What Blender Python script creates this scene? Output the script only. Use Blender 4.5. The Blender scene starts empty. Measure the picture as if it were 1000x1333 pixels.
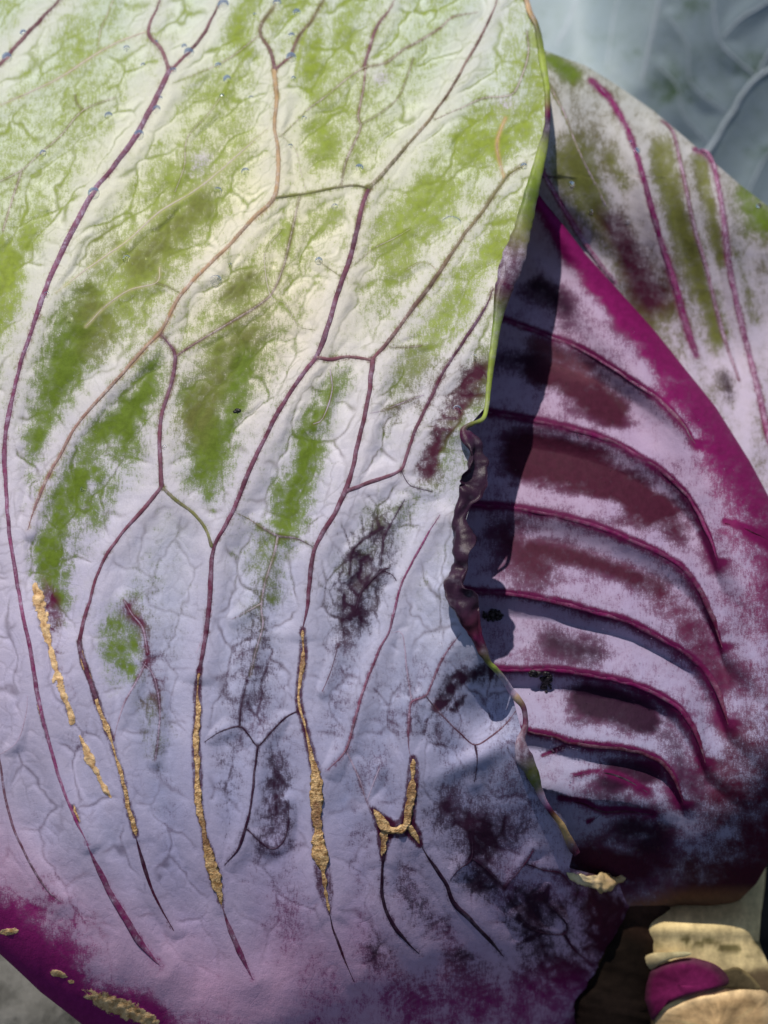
import bpy, math, random
import numpy as np

# ------------------------------------------------------------------ frame of reference
# The cabbage is laid out on a plane that faces the camera (unit u = 0.16 mm).
U = 0.00016            # metres per unit
D = 2000.0             # camera distance in units
PITCH = math.radians(50)
ORIGIN = np.array([0.0, 0.0, 0.17])
RIGHT = np.array([1.0, 0.0, 0.0])
UP = np.array([0.0, math.sin(PITCH), math.cos(PITCH)])
TOWARD = np.array([0.0, -math.cos(PITCH), math.sin(PITCH)])

scene = bpy.context.scene
col = scene.collection

# ------------------------------------------------------------------ camera
cam_d = bpy.data.cameras.new('camera')
cam = bpy.data.objects.new('camera', cam_d)
col.objects.link(cam)
cam.location = ORIGIN + U * D * TOWARD
cam.rotation_euler = (math.pi / 2 - PITCH, 0, 0)
cam_d.sensor_fit = 'VERTICAL'
cam_d.sensor_height = 24.0
cam_d.lens = 24.0 * D / 1333.0
cam_d.clip_start = 0.01
cam_d.clip_end = 200
cam_d.dof.use_dof = True
cam_d.dof.focus_distance = U * (D + 70)
cam_d.dof.aperture_fstop = 8.0
scene.camera = cam

# ------------------------------------------------------------------ sky and sun
SUN_VIEW = np.array([-0.17, 0.80, 0.58])
sv = SUN_VIEW[0] * RIGHT + SUN_VIEW[1] * UP + SUN_VIEW[2] * TOWARD
sv /= np.linalg.norm(sv)
elev = math.asin(sv[2])
world = bpy.data.worlds.new('World')
scene.world = world
world.use_nodes = True
wn = world.node_tree
bg = wn.nodes['Background']
sky = wn.nodes.new('ShaderNodeTexSky')
sky.sky_type = 'NISHITA'
sky.sun_disc = False
sky.sun_elevation = elev
sky.sun_rotation = math.atan2(sv[0], sv[1])
wn.links.new(sky.outputs[0], bg.inputs[0])
bg.inputs[1].default_value = 0.072
sun_d = bpy.data.lights.new('sun', 'SUN')
sun_d.energy = 3.65
sun_d.angle = math.radians(0.5)
sun_d.color = (1.0, 0.95, 0.86)
sun = bpy.data.objects.new('sun', sun_d)
col.objects.link(sun)
from mathutils import Vector
sun.rotation_euler = Vector((sv[0], sv[1], sv[2])).to_track_quat('Z', 'Y').to_euler()
sun.location = (0, 0, 1.5)
scene.view_settings.view_transform = 'Standard'
scene.view_settings.look = 'None'
scene.view_settings.gamma = 1.0
scene.view_settings.exposure = 0.0

# ------------------------------------------------------------------ numeric helpers
def to_world(x, y, h):
    """plane position (x right, y down) with height h above the plane -> world metres"""
    x = np.asarray(x, float); y = np.asarray(y, float); h = np.asarray(h, float)
    f = (D - h) / D
    vx = (x - 500.0) * f; vy = (666.5 - y) * f
    return ORIGIN + U * (vx[..., None] * RIGHT + vy[..., None] * UP + h[..., None] * TOWARD)

_lat = {}
def vnoise(x, y, scale, seed):
    if seed not in _lat:
        _lat[seed] = np.random.RandomState(seed).rand(256, 256)
    L = _lat[seed]
    a = np.asarray(x, float) / scale + 100.3; b = np.asarray(y, float) / scale + 100.7
    i = np.floor(a).astype(int); j = np.floor(b).astype(int)
    u = a - i; v = b - j
    u = u * u * (3 - 2 * u); v = v * v * (3 - 2 * v)
    i0 = i % 256; i1 = (i + 1) % 256; j0 = j % 256; j1 = (j + 1) % 256
    return (L[i0, j0] * (1 - u) * (1 - v) + L[i1, j0] * u * (1 - v)
            + L[i0, j1] * (1 - u) * v + L[i1, j1] * u * v) - 0.5

def fbm(x, y, scale, seed, octaves=4):
    t = 0; a = 1.0; n = 0
    for k in range(octaves):
        t = t + a * vnoise(x, y, scale / 2 ** k, seed + k); n += a; a *= 0.55
    return t / n * 2.0

def sstep(a, b, t):
    t = np.clip((np.asarray(t, float) - a) / (b - a), 0, 1)
    return t * t * (3 - 2 * t)

def curve(y, table):
    t = np.array(table, float)
    return np.interp(y, t[:, 0], t[:, 1])

def smooth_path(pts, step=4.0):
    """Catmull-Rom through points (any number of columns), resampled"""
    p = np.array(pts, float)
    if len(p) < 3:
        n = max(2, int(np.linalg.norm(p[-1, :2] - p[0, :2]) / step) + 1)
        t = np.linspace(0, 1, n)[:, None]
        return p[0] * (1 - t) + p[-1] * t
    q = np.vstack([2 * p[0] - p[1], p, 2 * p[-1] - p[-2]])
    out = []
    for k in range(len(p) - 1):
        a, b, c, d = q[k:k + 4]
        n = max(2, int(np.linalg.norm(c[:2] - b[:2]) / step))
        t = (np.arange(n) / n)[:, None]
        out.append(0.5 * (2 * b + (c - a) * t + (2 * a - 5 * b + 4 * c - d) * t ** 2 + (3 * b - a - 3 * c + d) * t ** 3))
    out.append(p[-1:])
    return np.vstack(out)

def path_distance(X, Y, path, reach):
    """distance from grid points to a polyline (inf beyond reach) and position along it 0..1"""
    d = np.full(X.shape, 1e6); pos = np.zeros(X.shape)
    p = np.asarray(path, float)[:, :2]
    m = ((X > p[:, 0].min() - reach) & (X < p[:, 0].max() + reach) & (Y > p[:, 1].min() - reach) & (Y < p[:, 1].max() + reach))
    if not m.any():
        return d, pos
    x = X[m]; y = Y[m]
    best = np.full(x.shape, 1e12); bp = np.zeros(x.shape)
    n = len(p) - 1
    for k in range(n):
        a = p[k]; e = p[k + 1] - a; l2 = e @ e + 1e-9
        t = np.clip(((x - a[0]) * e[0] + (y - a[1]) * e[1]) / l2, 0, 1)
        dd = (x - a[0] - t * e[0]) ** 2 + (y - a[1] - t * e[1]) ** 2
        w = dd < best
        best[w] = dd[w]; bp[w] = (k + t[w]) / n
    d[m] = np.sqrt(best); pos[m] = bp
    return d, pos

def ellipse(X, Y, cx, cy, rx, ry, ang=0):
    c = math.cos(math.radians(ang)); s = math.sin(math.radians(ang))
    a = (X - cx) * c + (Y - cy) * s; b = -(X - cx) * s + (Y - cy) * c
    return np.sqrt((a / rx) ** 2 + (b / ry) ** 2)

# ------------------------------------------------------------------ mesh helpers
def make_mesh(name, verts, faces, mat, attrs=None, parent=None, smooth=True):
    me = bpy.data.meshes.new(name)
    verts = np.asarray(verts, np.float32); faces = np.asarray(faces, np.int32)
    nf, k = faces.shape
    me.vertices.add(len(verts)); me.vertices.foreach_set('co', verts.ravel())
    me.loops.add(nf * k); me.loops.foreach_set('vertex_index', faces.ravel())
    me.polygons.add(nf)
    me.polygons.foreach_set('loop_start', np.arange(0, nf * k, k, dtype=np.int32))
    me.polygons.foreach_set('loop_total', np.full(nf, k, dtype=np.int32))
    me.polygons.foreach_set('use_smooth', np.full(nf, smooth))
    me.update(calc_edges=True)
    for an, (tp, data) in (attrs or {}).items():
        at = me.attributes.new(an, tp, 'POINT')
        data = np.asarray(data, np.float32)
        if tp == 'FLOAT':
            at.data.foreach_set('value', data.ravel())
        elif tp == 'FLOAT_VECTOR':
            at.data.foreach_set('vector', data.ravel())
        else:
            if data.shape[-1] == 3:
                data = np.concatenate([data, np.ones(data.shape[:-1] + (1,), np.float32)], -1)
            at.data.foreach_set('color', data.ravel())
    me.materials.append(mat)
    o = bpy.data.objects.new(name, me)
    col.objects.link(o)
    if parent is not None:
        o.parent = parent
    return o

def grid_faces(nr, nc, wrap=False):
    r = np.arange(nr - 1)[:, None]; c = np.arange(nc if wrap else nc - 1)[None, :]
    c2 = (c + 1) % nc
    a = r * nc + c; b = r * nc + c2; d = (r + 1) * nc + c; e = (r + 1) * nc + c2
    return np.stack([d, e, b, a], -1).reshape(-1, 4)

def leaf_attrs(x, y, flesh, bloomc, bloom, cork=None, seed=0.0):
    pos = np.stack([x / 1000.0, y / 1000.0, np.full(np.shape(x), seed)], -1)
    a = {'leafpos': ('FLOAT_VECTOR', pos.reshape(-1, 3)),
         'flesh': ('FLOAT_COLOR', flesh.reshape(-1, 3)),
         'waxcolor': ('FLOAT_COLOR', bloomc.reshape(-1, 3)),
         'wax': ('FLOAT', bloom.ravel())}
    a['cork'] = ('FLOAT', (cork if cork is not None else np.zeros(np.shape(x))).ravel())
    return a

# ------------------------------------------------------------------ materials
def new_mat(name):
    m = bpy.data.materials.new(name); m.use_nodes = True
    nt = m.node_tree
    return m, nt, nt.nodes, nt.links, nt.nodes['Principled BSDF']

def node(ns, t, **kw):
    n = ns.new(t)
    for k, v in kw.items():
        setattr(n, k, v)
    return n

def math_node(nt, op, a, b=None, c=None, clamp=False):
    n = nt.nodes.new('ShaderNodeMath'); n.operation = op; n.use_clamp = clamp
    for i, v in enumerate((a, b, c)):
        if v is None: continue
        if isinstance(v, (int, float)): n.inputs[i].default_value = v
        else: nt.links.new(v, n.inputs[i])
    return n.outputs[0]

def noise_node(nt, vec, scale, detail=4, rough=0.6, stretch=None):
    if stretch:
        mp = nt.nodes.new('ShaderNodeMapping'); mp.inputs['Scale'].default_value = stretch[:3]
        if len(stretch) > 3: mp.inputs['Rotation'].default_value = (0, 0, stretch[3])
        nt.links.new(vec, mp.inputs['Vector']); vec = mp.outputs[0]
    n = nt.nodes.new('ShaderNodeTexNoise'); n.inputs['Scale'].default_value = scale
    n.inputs['Detail'].default_value = detail; n.inputs['Roughness'].default_value = rough
    nt.links.new(vec, n.inputs['Vector'])
    return n.outputs['Fac']

def mix_col(nt, fac, a, b, mode='MIX'):
    n = nt.nodes.new('ShaderNodeMix'); n.data_type = 'RGBA'; n.blend_type = mode
    for s, v in ((n.inputs[0], fac), (n.inputs[6], a), (n.inputs[7], b)):
        if isinstance(v, (int, float)): s.default_value = v
        elif isinstance(v, tuple): s.default_value = (*v, 1)
        else: nt.links.new(v, s)
    return n.outputs[2]

def ramp01(nt, v, a, b, lo=0.0, hi=1.0, smooth=True):
    n = nt.nodes.new('ShaderNodeMapRange')
    n.interpolation_type = 'SMOOTHSTEP' if smooth else 'LINEAR'
    nt.links.new(v, n.inputs[0])
    for k, x in zip((1, 2, 3, 4), (a, b, lo, hi)): n.inputs[k].default_value = x
    return n.outputs[0]

def leaf_material(name, netting=1.0, gloss=0.0, speckle=1.0, grain=0.5, sheen=0.12):
    """waxy bloom over green / purple flesh: where the wax is rubbed off the flesh shows in specks"""
    m, nt, ns, ln, bs = new_mat(name)
    def attr(n): a = ns.new('ShaderNodeAttribute'); a.attribute_name = n; return a
    P = attr('leafpos').outputs['Vector']
    flesh = attr('flesh').outputs['Color']; waxc = attr('waxcolor').outputs['Color']
    wax = attr('wax').outputs['Fac']; cork = attr('cork').outputs['Fac']
    n_big = noise_node(nt, P, 26, 3)
    n_mid = noise_node(nt, P, 120, 5, 0.65)
    n_fine = noise_node(nt, P, 520, 3, 0.7)
    n_hair = noise_node(nt, P, 170, 3, 0.6, (2.2, 0.6, 1, grain))
    n_hair2 = noise_node(nt, P, 180, 3, 0.6, (2.0, 0.6, 1, grain - 0.9))
    # fine vein netting
    warp = nt.nodes.new('ShaderNodeVectorMath'); warp.operation = 'MULTIPLY_ADD'
    nz = nt.nodes.new('ShaderNodeTexNoise'); nz.inputs['Scale'].default_value = 40
    ln.new(P, nz.inputs['Vector']); ln.new(nz.outputs['Color'], warp.inputs[0])
    warp.inputs[1].default_value = (0.02, 0.02, 0); ln.new(P, warp.inputs[2])
    def net(scale, sx, w, rot=0.0):
        mp = ns.new('ShaderNodeMapping'); mp.inputs['Scale'].default_value = (sx, 1, 0)
        mp.inputs['Rotation'].default_value = (0, 0, rot)
        ln.new(warp.outputs[0], mp.inputs['Vector'])
        v = ns.new('ShaderNodeTexVoronoi'); v.feature = 'DISTANCE_TO_EDGE'; v.voronoi_dimensions = '2D'
        v.inputs['Scale'].default_value = scale; ln.new(mp.outputs[0], v.inputs['Vector'])
        return ramp01(nt, v.outputs['Distance'], 0.0, w, 1.0, 0.0)
    net1 = net(15, 1.9, 0.03, -0.35); net2 = net(40, 1.5, 0.06, -0.3)
    netm = math_node(nt, 'MULTIPLY', net1, ramp01(nt, n_big, 0.42, 0.62))
    net2m = math_node(nt, 'MULTIPLY', net2, ramp01(nt, n_mid, 0.4, 0.7, 0.0, 0.8))
    # wax threshold
    n_patch = noise_node(nt, P, 52, 5, 0.62)
    k = wax
    for nz_, amp in ((n_mid, 0.9), (n_patch, 1.2), (n_fine, 1.9), (n_hair, 1.1), (n_hair2, 0.9)):
        k = math_node(nt, 'MULTIPLY_ADD', math_node(nt, 'SUBTRACT', nz_, 0.5), amp * speckle, k)
    k = math_node(nt, 'MULTIPLY_ADD', netm, -0.18 * netting, k)
    soft = math_node(nt, 'MULTIPLY_ADD', math_node(nt, 'SUBTRACT', n_patch, 0.5), 1.6, wax)
    soft = ramp01(nt, math_node(nt, 'MULTIPLY_ADD', math_node(nt, 'SUBTRACT', n_mid, 0.5), 1.0, soft), -0.25, 1.1)
    crisp = ramp01(nt, k, 0.22, 0.74)
    fac = math_node(nt, 'MULTIPLY', math_node(nt, 'MULTIPLY_ADD', crisp, 0.50, math_node(nt, 'MULTIPLY', soft, 0.50)), 0.98)
    fl = mix_col(nt, ramp01(nt, n_mid, 0.3, 0.7, 0.0, 0.45), flesh, mix_col(nt, 1.0, flesh, (0.45, 0.42, 0.45), 'MULTIPLY'))
    wx = mix_col(nt, ramp01(nt, n_big, 0.35, 0.7, 0.0, 0.5), waxc, mix_col(nt, 1.0, waxc, (0.84, 0.86, 0.93), 'MULTIPLY'))
    wx = mix_col(nt, ramp01(nt, n_fine, 0.35, 0.75, 0.0, 0.4), wx, mix_col(nt, 1.0, waxc, (0.72, 0.72, 0.78), 'MULTIPLY'))
    # netting keeps a trace of the flesh
    wx = mix_col(nt, math_node(nt, 'MULTIPLY', netm, 0.22 * netting), wx, flesh)
    wx = mix_col(nt, math_node(nt, 'MULTIPLY', net2m, 0.16 * netting), wx, flesh)
    c = mix_col(nt, fac, fl, wx)
    # cork: tan dried tissue
    ck = mix_col(nt, ramp01(nt, n_mid, 0.3, 0.7), (0.42, 0.22, 0.08), (0.92, 0.64, 0.34))
    kk = math_node(nt, 'MULTIPLY_ADD', math_node(nt, 'SUBTRACT', n_mid, 0.5), 0.9, cork)
    kf = ramp01(nt, kk, 0.45, 0.55)
    c = mix_col(nt, kf, c, ck)
    ln.new(c, bs.inputs['Base Color'])
    r = ramp01(nt, fac, 0, 1, 0.50 - gloss, 0.54 - gloss * 0.6, False)
    r = math_node(nt, 'MULTIPLY_ADD', n_fine, 0.12, r)
    ln.new(r, bs.inputs['Roughness'])
    ln.new(ramp01(nt, fac, 0, 1, 0.06 + gloss * 1.1, sheen + gloss, False), bs.inputs['Specular IOR Level'])
    # relief
    h = math_node(nt, 'MULTIPLY', n_fine, 0.22)
    h = math_node(nt, 'MULTIPLY_ADD', n_mid, 0.5, h)
    h = math_node(nt, 'MULTIPLY_ADD', netm, -0.20 * netting, h)
    h = math_node(nt, 'MULTIPLY_ADD', net2m, -0.12 * netting, h)
    h = math_node(nt, 'MULTIPLY_ADD', n_hair, 0.22, h)
    h = math_node(nt, 'MULTIPLY_ADD', kf, math_node(nt, 'MULTIPLY_ADD', n_mid, 1.5, 0.3), h)
    b = ns.new('ShaderNodeBump'); b.inputs['Strength'].default_value = 0.6
    b.inputs['Distance'].default_value = 0.00035
    ln.new(h, b.inputs['Height']); ln.new(b.outputs[0], bs.inputs['Normal'])
    return m

MAT_LEAF = leaf_material('waxy_leaf', 0.4, sheen=0.6)
MAT_RIB = leaf_material('waxy_vein', 0.0, 0.0, 0.7)
MAT_HEADLEAF = leaf_material('waxy_head_leaf', 0.25, 0.0, 0.95, 1.9)
MAT_PLEAT = leaf_material('waxy_pleated_leaf', 0.08, 0.0, 0.8, 0.1)
MAT_EDGE = leaf_material('glossy_leaf_edge', 0.0, 0.16, 0.45)

def cork_material():
    m, nt, ns, ln, bs = new_mat('dried_cork')
    a = ns.new('ShaderNodeAttribute'); a.attribute_name = 'leafpos'; P = a.outputs['Vector']
    n1 = noise_node(nt, P, 150, 4, 0.65); n2 = noise_node(nt, P, 420, 3, 0.6)
    w = noise_node(nt, P, 100, 2, 0.5, (0.35, 2.2, 1))
    c = mix_col(nt, ramp01(nt, n1, 0.36, 0.62), (0.36, 0.18, 0.06), (0.84, 0.55, 0.26))
    c = mix_col(nt, ramp01(nt, w, 0.54, 0.68, 0.0, 0.55), c, (0.92, 0.66, 0.34))
    c = mix_col(nt, ramp01(nt, n2, 0.56, 0.7, 0.0, 0.6), c, (0.14, 0.05, 0.03))
    nb = noise_node(nt, P, 24, 3, 0.6)
    c = mix_col(nt, ramp01(nt, nb, 0.48, 0.66, 0.0, 0.75), c, (0.20, 0.085, 0.045))
    ln.new(c, bs.inputs['Base Color']); bs.inputs['Roughness'].default_value = 0.34
    h = math_node(nt, 'MULTIPLY_ADD', n2, 0.8, math_node(nt, 'MULTIPLY', w, 0.5))
    h = math_node(nt, 'ADD', h, n1)
    b = ns.new('ShaderNodeBump'); b.inputs['Strength'].default_value = 0.8; b.inputs['Distance'].default_value = 0.0005
    ln.new(h, b.inputs['Height']); ln.new(b.outputs[0], bs.inputs['Normal'])
    return m
MAT_CORK = cork_material()

def simple_material(name, c1, c2, scale, rough=0.9, bump=0.002, spec=0.2):
    m, nt, ns, ln, bs = new_mat(name)
    tc = ns.new('ShaderNodeTexCoord')
    n = noise_node(nt, tc.outputs['Object'], scale, 6, 0.65)
    ln.new(mix_col(nt, ramp01(nt, n, 0.35, 0.65), c1, c2), bs.inputs['Base Color'])
    bs.inputs['Roughness'].default_value = rough; bs.inputs['Specular IOR Level'].default_value = spec
    b = ns.new('ShaderNodeBump'); b.inputs['Distance'].default_value = bump
    ln.new(n, b.inputs['Height']); ln.new(b.outputs[0], bs.inputs['Normal'])
    return m
MAT_SOIL = simple_material('dark_soil', (0.012, 0.010, 0.008), (0.05, 0.042, 0.034), 90, 0.95, 0.004)
MAT_STONE = simple_material('grey_stone', (0.07, 0.068, 0.062), (0.16, 0.155, 0.145), 120, 0.9, 0.002)
MAT_HEAD = simple_material('purple_head', (0.10, 0.04, 0.10), (0.30, 0.24, 0.34), 60, 0.6, 0.001)
MAT_CLUMP = simple_material('black_specks', (0.006, 0.005, 0.006), (0.03, 0.02, 0.025), 4000, 0.45, 0.0001, 0.5)
MAT_GRASS = simple_material('weed_green', (0.02, 0.035, 0.012), (0.05, 0.08, 0.02), 200, 0.7, 0.001)
m, nt, ns, ln, bs = new_mat('water')
bs.inputs['Base Color'].default_value = (1, 1, 1, 1); bs.inputs['Roughness'].default_value = 0.02
bs.inputs['IOR'].default_value = 1.333; bs.inputs['Transmission Weight'].default_value = 1.0
tr = ns.new('ShaderNodeBsdfTransparent'); tr.inputs[0].default_value = (0.97, 0.98, 0.97, 1)
mx = ns.new('ShaderNodeMixShader'); mx.inputs[0].default_value = 0.15
ln.new(bs.outputs[0], mx.inputs[1]); ln.new(tr.outputs[0], mx.inputs[2])
ln.new(mx.outputs[0], ns['Material Output'].inputs['Surface'])
MAT_WATER = m

# ------------------------------------------------------------------ colours
GREEN = np.array([0.13, 0.19, 0.022]); LIME = np.array([0.27, 0.34, 0.05]); OLIVE = np.array([0.16, 0.165, 0.045])
DARKP = np.array([0.034, 0.012, 0.030]); MAGENTA = np.array([0.20, 0.009, 0.098]); WINE = np.array([0.10, 0.012, 0.04])
BROWNP = np.array([0.065, 0.012, 0.030]); PINK = np.array([0.62, 0.28, 0.47]); MAUVE = np.array([0.165, 0.055, 0.080])
TAN = np.array([0.55, 0.36, 0.16]); CREAM = np.array([0.78, 0.60, 0.32]); PALE = np.array([0.66, 0.60, 0.34])
COLS = dict(green=GREEN, lime=LIME, olive=OLIVE, dark=DARKP, magenta=MAGENTA, wine=WINE, brown=BROWNP, pink=PINK,
            mauve=MAUVE, tan=TAN, cream=CREAM, pale=PALE)

def ramp_cols(t, stops):
    xs = [s[0] for s in stops]
    return np.stack([np.interp(t, xs, [s[1][i] for s in stops]) for i in range(3)], -1)

def paint(flesh, color, w):
    return flesh * (1 - w[..., None]) + np.asarray(color) * w[..., None]

# ------------------------------------------------------------------ the thing: one red cabbage
cabbage = bpy.data.objects.new('red_cabbage', None)
cabbage.empty_display_size = 0.05
col.objects.link(cabbage)
cabbage['label'] = 'red cabbage head with waxy green and purple leaves and thick veins'
cabbage['category'] = 'cabbage'

# ================================================================== FRONT LEAF
EDGE = [(-120, 640), (-60, 664), (0, 685), (30, 696), (80, 707), (140, 714), (180, 708), (220, 698), (300, 677), (360, 655), (420, 646),
        (500, 636), (530, 632), (548, 616), (560, 606), (578, 618), (604, 623), (632, 622), (656, 613), (680, 606), (712, 608), (744, 607), (766, 602), (792, 610), (818, 620),
        (840, 624), (868, 639), (905, 667), (960, 681), (1000, 690), (1040, 705), (1110, 746), (1130, 741), (1142, 790), (1150, 832),
        (1190, 838), (1240, 803), (1310, 766), (1340, 752), (1420, 735)]
BOTTOM = [(-60, 1190), (0, 1245), (50, 1291), (110, 1335), (200, 1385), (300, 1420), (1000, 1430)]
# magenta main rib silhouette at the lower left follows BOTTOM

def xe(y): return curve(y, EDGE)

def front_base(x, y):
    x = np.asarray(x, float); y = np.asarray(y, float)
    h = -345.0 * np.clip(1 - y / 930.0, 0, 3) ** 2
    h = h - 0.00050 * np.clip(y - 900, 0, 1e9) ** 2
    h = h - 0.00016 * (x - 330) ** 2
    d = (x - 500) * 0.8 + (y - 970) * 0.6
    h = h - 0.00150 * np.clip(d, 0, 1e9) ** 2
    # roll away along the thick rib at the lower left
    b = curve(x, BOTTOM) - y
    b = b * 0.78
    R = 120.0
    t = np.clip(1 - b / R, 0, 1)
    h = h - 95 * (1 - np.sqrt(np.clip(1 - t * t, 0, 1)))
    # margin curl
    e = xe(y) - x
    cy = curve(y, [(0, 14), (250, 20), (520, 16), (560, 34), (760, 50), (850, 30), (900, 8), (1100, 6), (1140, 0)])
    h = h + cy * np.exp(-np.clip(e, 0, 1e9) / 34.0)
    # hollow beside the shrivelled margin, dimples and gentle waves
    h = h - 34 * np.exp(-ellipse(x, y, 642, 925, 48, 42, -20) ** 2)
    h = h + 9 * np.exp(-ellipse(x, y, 625, 985, 60, 14, -25) ** 2)
    h = h + 20 * vnoise(x, y, 170, 3) + 5 * vnoise(x * 1.4, y * 0.8, 70, 4)
    return h

# veins: (points, width start, width end, colour start, colour end, wax, relief)
FV = []
def fv(pts, w0, w1, c0, c1=None, wax=0.12, relief=5.0): FV.append((pts, w0, w1, c0, c1 or c0, wax, relief))
fv([(84,-8),(78,0),(40,40),(8,75),(-20,110)], 6, 8, 'mauve')
fv([(288,-8),(282,12),(262,50),(245,68),(222,92)], 4, 7, 'mauve')
fv([(212,-10),(205,10),(193,42),(210,65),(220,92)], 4, 7, 'mauve')
fv([(222,90),(205,125),(180,172),(150,215),(122,250),(95,300),(75,340),(62,370),(45,420),(28,470),(15,525),(7,570),(7,620),(12,690),(18,730),(28,790),(40,850),(50,910),(62,960),(80,1020),(98,1065),(115,1100)], 10, 6, 'mauve', 'magenta', 0.22, 8)
fv([(113,1098),(135,1145),(160,1190),(185,1230),(208,1256)], 8, 15, 'magenta', 'magenta', 0.15, 5)
fv([(358,-6),(356,10),(342,28),(339,45),(352,66),(358,92)], 4, 6, 'olive', 'mauve')
fv([(424,-6),(405,28),(390,46),(378,72),(359,90)], 4, 5, 'olive', 'mauve')
fv([(357,90),(360,125),(358,165),(362,200),(358,255),(330,285),(300,318),(265,352),(235,385),(212,428),(188,454),(160,486),(120,530),(96,560),(80,590),(66,614),(48,654),(36,690)], 7, 5, 'tan', 'mauve', 0.25, 8)
fv([(210,436),(222,450),(228,464),(224,498),(212,535),(208,560),(209,600),(211,635)], 6, 7, 'mauve', 'mauve', 0.1)
fv([(211,634),(185,665),(155,700),(132,735),(118,780),(104,836),(112,870),(125,910)], 6, 7, 'mauve', 'wine', 0.1)
fv([(176,1085),(186,1122),(200,1162),(214,1190),(226,1212)], 7, 3, 'dark', 'wine', 0.2)
fv([(211,634),(230,652),(252,668),(268,688),(276,712)], 6, 6, 'olive', 'olive', 0.1)
fv([(229,464),(256,446),(296,422),(336,398),(354,382),(368,350),(376,320),(390,256)], 4, 3, 'mauve', 'olive', 0.25)
fv([(480,246),(472,268),(465,300),(455,340),(440,380),(426,428),(412,464),(400,480),(380,508),(360,540),(345,570),(325,612),(310,650),(295,682),(279,712),(275,750),(272,790),(267,830),(260,876)], 8, 8, 'mauve', 'wine', 0.12, 10)
fv([(288,1176),(300,1210),(315,1245),(330,1276)], 10, 8, 'wine', 'magenta', 0.2)
fv([(480,245),(462,242),(435,245),(400,252),(358,258)], 5, 5, 'olive')
fv([(480,246),(500,225),(530,190),(560,155),(585,120),(605,85),(625,50),(643,12),(650,-10)], 7, 4, 'olive', 'mauve', 0.2)
fv([(410,466),(430,468),(455,465),(485,469)], 6, 6, 'mauve')
fv([(684,212),(665,226),(655,236),(625,280),(600,312),(572,355),(550,386),(530,412),(510,440),(485,468)], 5, 8, 'olive', 'mauve', 0.15, 6)
fv([(485,468),(482,500),(478,525),(468,570),(456,620),(447,645),(435,670),(420,695),(409,718),(404,750),(400,790),(394,822)], 8, 8, 'mauve', 'wine', 0.1, 9)
fv([(428,1186),(434,1210),(442,1232),(452,1258),(461,1278)], 5, 3, 'dark', 'wine', 0.25)
fv([(447,642),(470,632),(500,622),(522,612),(528,598),(541,560),(560,520),(580,480),(600,450),(620,420),(634,396),(642,376)], 7, 5, 'mauve', 'brown', 0.12, 6)
fv([(522,613),(532,630),(545,636),(562,640)], 4, 2, 'dark')
fv([(573,670),(558,694),(538,730),(522,762),(512,802),(507,822),(494,846),(478,886),(466,922),(456,962),(450,978),(438,992),(426,1003)], 4, 5, 'magenta', 'mauve', 0.2, 7)
fv([(600,824),(594,832),(576,858),(562,890),(554,906),(536,914),(533,932),(532,970),(536,990)], 4, 4, 'wine', 'wine', 0.15, 6)
fv([(554,906),(570,926),(580,936),(598,954),(618,970),(638,960),(656,945),(672,925)], 3, 4, 'dark', 'mauve', 0.7)
fv([(618,970),(621,990),(618,1018)], 5, 3, 'dark')
fv([(510,824),(524,826),(530,874),(536,912)], 2, 2, 'mauve', 'dark', 0.4)
fv([(499,1108),(497,1150),(500,1178),(512,1204),(530,1226),(546,1241)], 5, 7, 'dark', 'dark', 0.1)
fv([(545,1096),(560,1120),(580,1150),(590,1175),(610,1195),(636,1222),(656,1246)], 5, 9, 'dark', 'dark', 0.15)
fv([(308,668),(325,676),(340,686),(362,698),(385,701),(407,712)], 4, 4, 'olive', 'dark', 0.1)
fv([(362,698),(357,722),(346,755),(340,790),(342,816),(332,852),(326,880)], 4, 2, 'olive', 'dark', 0.3)
fv([(340,786),(322,796),(302,806)], 3, 2, 'olive', 'dark', 0.35)
fv([(266,966),(288,952),(312,946),(324,957),(336,971),(352,954),(372,934),(390,925)], 3, 3, 'dark', 'dark', 0.25)
fv([(312,946),(314,920),(322,886)], 3, 2, 'dark', 'dark', 0.35)
fv([(336,970),(332,1000),(328,1040),(320,1077),(310,1105),(292,1126)], 4, 5, 'dark', 'dark', 0.25)
fv([(322,1079),(340,1097),(356,1105),(370,1093),(376,1065),(374,1045)], 3, 3, 'dark', 'dark', 0.35)
fv([(614,1084),(614,1117),(598,1131),(586,1146)], 4, 4, 'dark', 'dark', 0.05)
fv([(614,1117),(630,1129),(646,1145),(657,1157)], 4, 4, 'dark', 'dark', 0.05)
fv([(657,1155),(670,1141),(686,1121),(694,1107)], 4, 3, 'dark', 'wine', 0.05)
fv([(686,1125),(710,1133),(728,1136),(742,1150)], 3, 4, 'dark', 'wine', 0.1)
fv([(714,1153),(711,1173),(724,1188),(737,1203),(734,1216),(702,1213),(686,1205),(674,1194)], 4, 4, 'dark', 'dark', 0.05)
fv([(673,1230),(690,1222),(704,1214)], 2, 4, 'dark', 'dark', 0.1)
fv([(734,1216),(748,1236),(770,1256)], 5, 3, 'dark', 'wine', 0.1)
fv([(444,242),(450,212),(465,178),(470,162),(466,152),(473,116),(476,90)], 3, 3, 'olive', 'mauve', 0.3)
fv([(470,162),(494,148),(518,128),(530,100),(538,76)], 2, 2, 'olive', 'olive', 0.3)
fv([(474,88),(450,104),(426,124),(402,142),(384,160),(365,178)], 4, 3, 'olive', 'lime', 0.3)
fv([(516,-8),(509,10),(490,36),(479,70),(474,88)], 3, 5, 'mauve', 'mauve', 0.2)
fv([(474,88),(502,82),(526,64),(542,56),(574,36),(590,22),(622,16)], 4, 2, 'olive', 'mauve', 0.3)
fv([(566,156),(602,140),(630,128),(654,126),(670,120),(682,92),(688,68),(686,40)], 3, 2, 'olive', 'dark', 0.45)
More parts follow.
